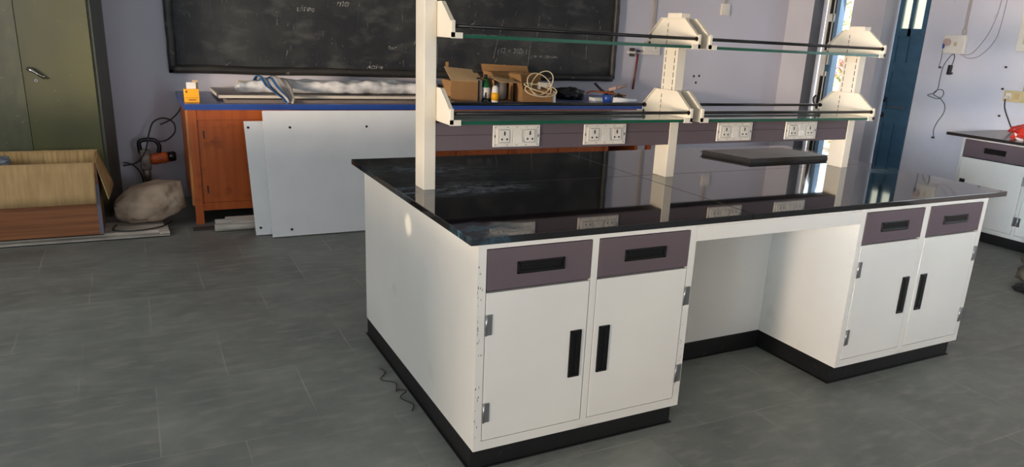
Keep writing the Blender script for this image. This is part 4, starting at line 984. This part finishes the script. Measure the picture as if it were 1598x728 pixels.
# third box with raised flaps, coil of cable on it
t = open_box('carton', 'brown cardboard box holding the cream cable coil, with raised flaps', 2.235, 2.56, 4.14, 4.40, 1.035, 'card2', 'card2', [[(2.236, 4.14, 1.035), (2.236, 4.40, 1.035), (2.215, 4.42, 1.165), (2.215, 4.16, 1.175)], [(2.236, 4.40, 1.035), (2.56, 4.40, 1.035), (2.58, 4.44, 1.165), (2.24, 4.44, 1.175)]])
MB().slab([(2.236, 4.142, 1.035), (2.56, 4.142, 1.035), (2.555, 4.30, 1.045), (2.24, 4.30, 1.06)], .004).build('flap', M['card2'], t)
MB().box(2.561, 2.60, 4.15, 4.38, Z, Z + .10, bev=.002).build('printed_side', M['paper'], t)
def ring(mb, c, rx, rz, ty, ph=0, tiltx=0, n=28, r=.0048, yoff=0, skew=0):
    pts = []
    for i in range(n):
        a = 2 * math.pi * i / n
        x_ = rx * math.cos(a); z_ = rz * math.sin(a)
        X_ = x_ * math.cos(ph) - z_ * math.sin(ph); Z_ = x_ * math.sin(ph) + z_ * math.cos(ph)
        pts.append((c[0] + X_, c[1] + ty * math.sin(a + skew), c[2] + Z_))
    mb.tube(pts, r, closed=True)
cl = MB()
ring(cl, (2.41, 4.10, 1.035), .17, .055, .03, ph=-.05)
ring(cl, (2.40, 4.12, 1.085), .14, .095, .02, ph=-.45)
ring(cl, (2.44, 4.14, 1.10), .13, .085, .02, ph=.8)
ring(cl, (2.41, 4.12, 1.05), .175, .028, .05, ph=-.22)
tag(cl.build('cable_coil', M['coil']), 'loose cream cable coil resting on the brown cardboard box', 'cable')
t = thing('power_adapter', 'white power adapter held in the cream cable coil', 'adapter', (2.48, 4.17, 1.06))
MB().box(2.42, 2.545, 4.15, 4.20, 1.065, 1.102, bev=.005, rot=('Y', .05)).build('adapter_body', M['paper'], t)
MB().box(2.415, 2.435, 4.155, 4.19, 1.04, 1.07, bev=.003).build('plug', M['paper'], t)
# wooden sticks and red piece
for i, (a, b_, r_) in enumerate((((2.60, 4.2, 1.00), (2.70, 4.5, 1.12), .006), ((2.61, 4.2, .98), (2.73, 4.55, 1.11), .007))):
    tag(MB().tube([a, b_], r_, seg=8).tube([b_, (b_[0] + .03, b_[1], b_[2] + .004)], r_ * .8, seg=8).build('thin_stick', M['pink']), ['upper of the two pinkish sticks leaning beside the printed box', 'lower of the two pinkish sticks leaning beside the printed box'][i], 'stick')
tag(MB().box(2.66, 2.69, 4.3, 4.34, Z, Z + .08, bev=.003).build('red_block', M['redrod']), 'small red-brown block between the printed box and black bag', 'block')
tag(MB().box(2.70, 3.08, 4.76, 4.80, Z, Z + .085, bev=.003).build('dark_bar', M['wire']), 'dark bar lying behind the black bag', 'bar')
tag(MB().blob((2.95, 4.5, Z + .052), (.16, .15, .062), .3, 2.5, 4, seed=1, flat=Z).build('black_bag', M['bag']), 'crumpled black plastic bag on the bench right of the boxes', 'bag')
tag(MB().lathe([(.040, 0), (.047, .03), (.050, .075), (.046, .078)], 3.19, 4.15, Z, 20).build('blue_cup', M['bluecup']), 'blue round pot at the right end of the bench', 'pot')
tag(MB().box(3.11, 3.24, 4.26, 4.37, Z, Z + .035, bev=.006).build('glass_dish', M['panel']), 'pale dish between the black bag and blue pot', 'dish')
tag(MB().tube([(3.24, 4.12, Z + .03), (3.52, 4.12, Z + .022)], [.026, .018], seg=14).build('pale_tube', M['panel']), 'pale plastic tube lying right of the blue pot', 'tube')
tag(MB().tube(smooth_path([(3.14, 4.47, Z + .06), (3.2, 4.45, Z + .085), (3.4, 4.4, Z + .07), (3.55, 4.35, Z + .05)], 5), .008).build('orange_tube', M['orange']), 'thin orange-brown tube lying behind the blue pot', 'tube')
tb_ = MB()
rnd = random.Random(8)
for i in range(7):
    x = 3.40 + rnd.uniform(-.05, .05); yy = 4.42 + rnd.uniform(-.08, .08)
    tb_.tube(smooth_path([(x, yy, Z + .012), (x + rnd.uniform(.02, .08), yy + rnd.uniform(-.05, .05), Z + rnd.uniform(.04, .09)), (x + .16, yy + rnd.uniform(-.06, .06), Z + .012 + rnd.uniform(0, .04))], 4), .008, seg=7)
tag(tb_.build('wire_tangle', M['dkgreen']), 'grey-green tangle of metal pieces at the right end of the bench', 'metal pieces')
tag(MB().tube([(3.28, 4.55, Z + .16), (3.34, 4.5, Z + .09), (3.42, 4.44, Z + .04)], [.012, .016, .010], seg=8).build('dark_pliers', M['wire']), 'black tool standing in the metal tangle on the bench', 'tool')
tag(MB().tube([(3.40, 4.45, Z + .10), (3.62, 4.45, Z + .15)], .018, seg=12).tube([(3.46, 4.45, Z + .113), (3.49, 4.45, Z + .12)], .02, seg=12).build('pink_tube', M['pink']), 'pinkish tube leaning up over the metal tangle', 'tube')

# ================================================================== RIGHT WALL
def rbox(mb, y0, y1, z0, z1, d0, d1, bev=0): return mb.box(XW - d1, XW - d0, y0, y1, z0, z1, bev=bev)
sb = thing('switch_box', 'white surface switch box with round plug on the wall right of the blue door', 'switch box', (XW, 2.67, 1.56))
rbox(MB(), 2.555, 2.785, 1.565, 1.745, 0, .05, .008).build('box_body', M['socket'], sb)
MB().tube([(XW - .05, 2.735, 1.672), (XW - .075, 2.735, 1.672), (XW - .085, 2.735, 1.67)], [.034, .034, .028], seg=18).build('round_plug', M['pink'], sb)
rbox(MB(), 2.635, 2.665, 1.64, 1.675, .05, .054, .002).build('socket', M['beige'], sb)
MB().tube([(XW - .075, 2.752, 1.655), (XW - .07, 2.76, 1.61)], [.014, .008], seg=8).build('blue_strain_relief', M['bluecup'], sb)
tag(MB().tube([(XW - .02, 2.60, 1.75), (XW - .02, 2.61, 3.28)], .013, seg=10).tube([(XW - .02, 2.60, 1.748), (XW - .02, 2.601, 1.80)], .02, seg=10).build('wall_conduit', M['conduit']), 'pale pipe conduit rising from the white switch box', 'conduit')
tag(MB().tube(smooth_path([(XW - .068, 2.76, 1.60), (XW - .02, 2.79, 1.5), (XW - .012, 2.80, 1.42), (XW - .012, 2.77, 1.425)], 6), .0035, seg=6).build('grey_wire', M['wiregrey']), 'short grey wire hanging from the round plug', 'wire')
wp = smooth_path([(XW - .015, 2.665, 1.45), (XW - .02, 2.65, 1.53), (XW - .02, 2.67, 1.56), (XW - .02, 2.71, 1.52), (XW - .015, 2.755, 1.43), (XW - .012, 2.765, 1.30), (XW - .012, 2.765, 1.22), (XW - .015, 2.79, 1.17), (XW - .015, 2.865, 1.14), (XW - .012, 2.74, 1.115), (XW - .015, 2.69, 1.16), (XW - .015, 2.71, 1.205), (XW - .012, 2.77, 1.20), (XW - .012, 2.80, 1.155), (XW - .012, 2.72, 1.12), (XW - .012, 2.655, 1.06), (XW - .012, 2.65, .98), (XW - .012, 2.70, .88), (XW - .012, 2.72, .80), (XW - .012, 2.705, .725)], 5)
wo = thing('hanging_wire', 'thin dark looping wire with black connector hanging on the right wall', 'wire', (XW - .012, 2.70, .725))
MB().tube(wp, .0035, seg=6).build('wire', M['wire'], wo)
MB().box(XW - .04, XW - .008, 2.655, 2.69, 1.36, 1.455, bev=.005, rot=('X', .05)).box(XW - .04, XW - .008, 2.64, 2.66, 1.365, 1.385, bev=.004).build('connector', M['black'], wo)
MB().tube([(XW - .025, 2.72, .725), (XW - .005, 2.70, .722)], .009, seg=8).build('wire_end', M['wire'], wo)
tag(MB().tube(smooth_path([(XW - .015, 2.60, 1.56), (XW - .01, 2.50, 1.57), (XW - .01, 2.42, 1.66), (XW - .01, 2.35, 1.80), (XW - .01, 2.31, 2.0), (XW - .01, 2.30, 2.4)], 6), .0028, seg=6).build('grey_wire', M['wiregrey']), 'pale wire curving up the wall from the switch box, nearer the box', 'wire')
tag(MB().tube(smooth_path([(XW - .015, 2.57, 1.55), (XW - .01, 2.50, 1.53), (XW - .01, 2.40, 1.56), (XW - .01, 2.30, 1.68), (XW - .01, 2.26, 1.85), (XW - .01, 2.25, 2.4)], 6), .0028, seg=6).build('grey_wire', M['wiregrey']), 'pale wire making the wider lower curve below the switch box', 'wire')
s2 = thing('socket_board', 'beige socket board with black plug above the right-hand counter', 'socket', (XW, 1.94, 1.155))
rbox(MB(), 1.80, 2.075, 1.16, 1.262, 0, .03, .003).build('board', M['beige'], s2)
rbox(MB(), 1.93, 1.985, 1.185, 1.24, .03, .034, .002).build('socket', M['card2l'], s2)
rbox(MB(), 2.005, 2.055, 1.185, 1.24, .03, .034, .002).build('socket', M['socket'], s2)
MB().tube([(XW - .034, 2.03, 1.20), (XW - .07, 2.03, 1.195)], .014, seg=10).build('plug', M['socket'], s2)
tag(MB().tube(smooth_path([(XW - .068, 2.03, 1.185), (XW - .06, 2.02, 1.10), (XW - .05, 1.97, 1.0), (XW - .08, 1.90, .92)], 6), .006).build('black_cable', M['wire']), 'black cable from the beige socket board down to the right counter', 'cable')
mb2 = thing('meter_board', 'grey-white electrical box high on the right wall at the frame edge', 'electrical box', (XW, 1.95, 1.61))
rbox(MB(), 1.80, 2.05, 1.615, 1.98, 0, .06, .006).build('box_body', M['socket'], mb2)
rbox(MB(), 1.93, 1.99, 1.68, 1.74, .06, .064).build('warning_label', M['beige'], mb2)
tag(MB().tube([(XW - .02, 1.90, 1.264), (XW - .02, 1.90, 1.61)], .014, seg=10).build('wall_conduit', M['conduit']), 'conduit between the beige socket board and the electrical box', 'conduit')
for (yy, zz, lb) in ((2.80, 1.425, 'chipped plug hole beside the looping wire on the right wall'), (2.09, 1.02, 'chipped plug hole just above the right-hand counter'), (2.13, 1.47, 'chipped plug hole high above the beige socket board'), (2.115, 1.27, 'chipped plug hole left of the beige socket board')):
    tag(MB().blob((XW - .002, yy, zz), (.006, .016, .010), .5, 3, 2, seed=yy).build('plug_hole', M['darkbr']), lb, 'hole', 'chipped holes in the right wall')
# right-hand counter
base_cabinet('base_cabinet', 'white wall cabinet with mauve drawers standing along the right wall', (5.45, 1.842, 0), -math.pi / 2, 2.4, .86, [(.02, .575, 'R'), (.61, 1.16, 'L'), (1.2, 1.75, 'R'), (1.79, 2.36, 'L')], (.002, 2.39, .03, .855), 'wall cabinets')
tag(MB().box(5.39, XW - .001, -.62, 1.975, HT, .9, bev=.002).build('worktop', M['worktop_grey']), 'dark grey worktop along the right wall behind the island', 'worktop')
rc = MB().blob((5.60, 1.36, .955), (.11, .17, .075), .35, 2.6, 4, seed=6, flat=.903)
tag(rc.build('red_plastic_bag', M['redcloth']), 'crumpled red plastic bag on the right-hand counter', 'bag')
tag(MB().tube(smooth_path([(5.55, 1.48, .985), (5.54, 1.46, .95), (5.525, 1.43, .915), (5.52, 1.38, .91)], 5), .013, seg=8).build('white_strap', M['paper']), 'white strap lying over the red plastic bag', 'strap')
kb = MB().blob((4.62, .49, .12), (.17, .2, .17), .35, 2.2, 4, seed=2, flat=.03)
tag(kb.build('khaki_bag', M['khaki']), 'khaki cloth bag on the floor at the right frame edge', 'bag')
tag(MB().blob((4.40, .50, .02), (.06, .1, .03), .3, 2, 3, seed=5, flat=.001).build('black_pouch', M['bag']), 'black bundle on the floor under the khaki bag', 'bundle')

# small debris by the island plinth and a white speck on the floor
db = MB()
db.tube(smooth_path([(-.06, .98, .004), (-.05, .92, .005), (-.09, .86, .004), (-.04, .80, .007), (-.06, .72, .004)], 5), .0022, seg=5)
db.tube(smooth_path([(-.05, .74, .004), (-.02, .70, .009), (-.06, .66, .004), (-.03, .58, .005), (-.05, .53, .004)], 5), .0025, seg=5)
tag(db.build('dry_twigs', M['darkbr']), 'thin dry twigs on the floor along the left island plinth', 'twigs')
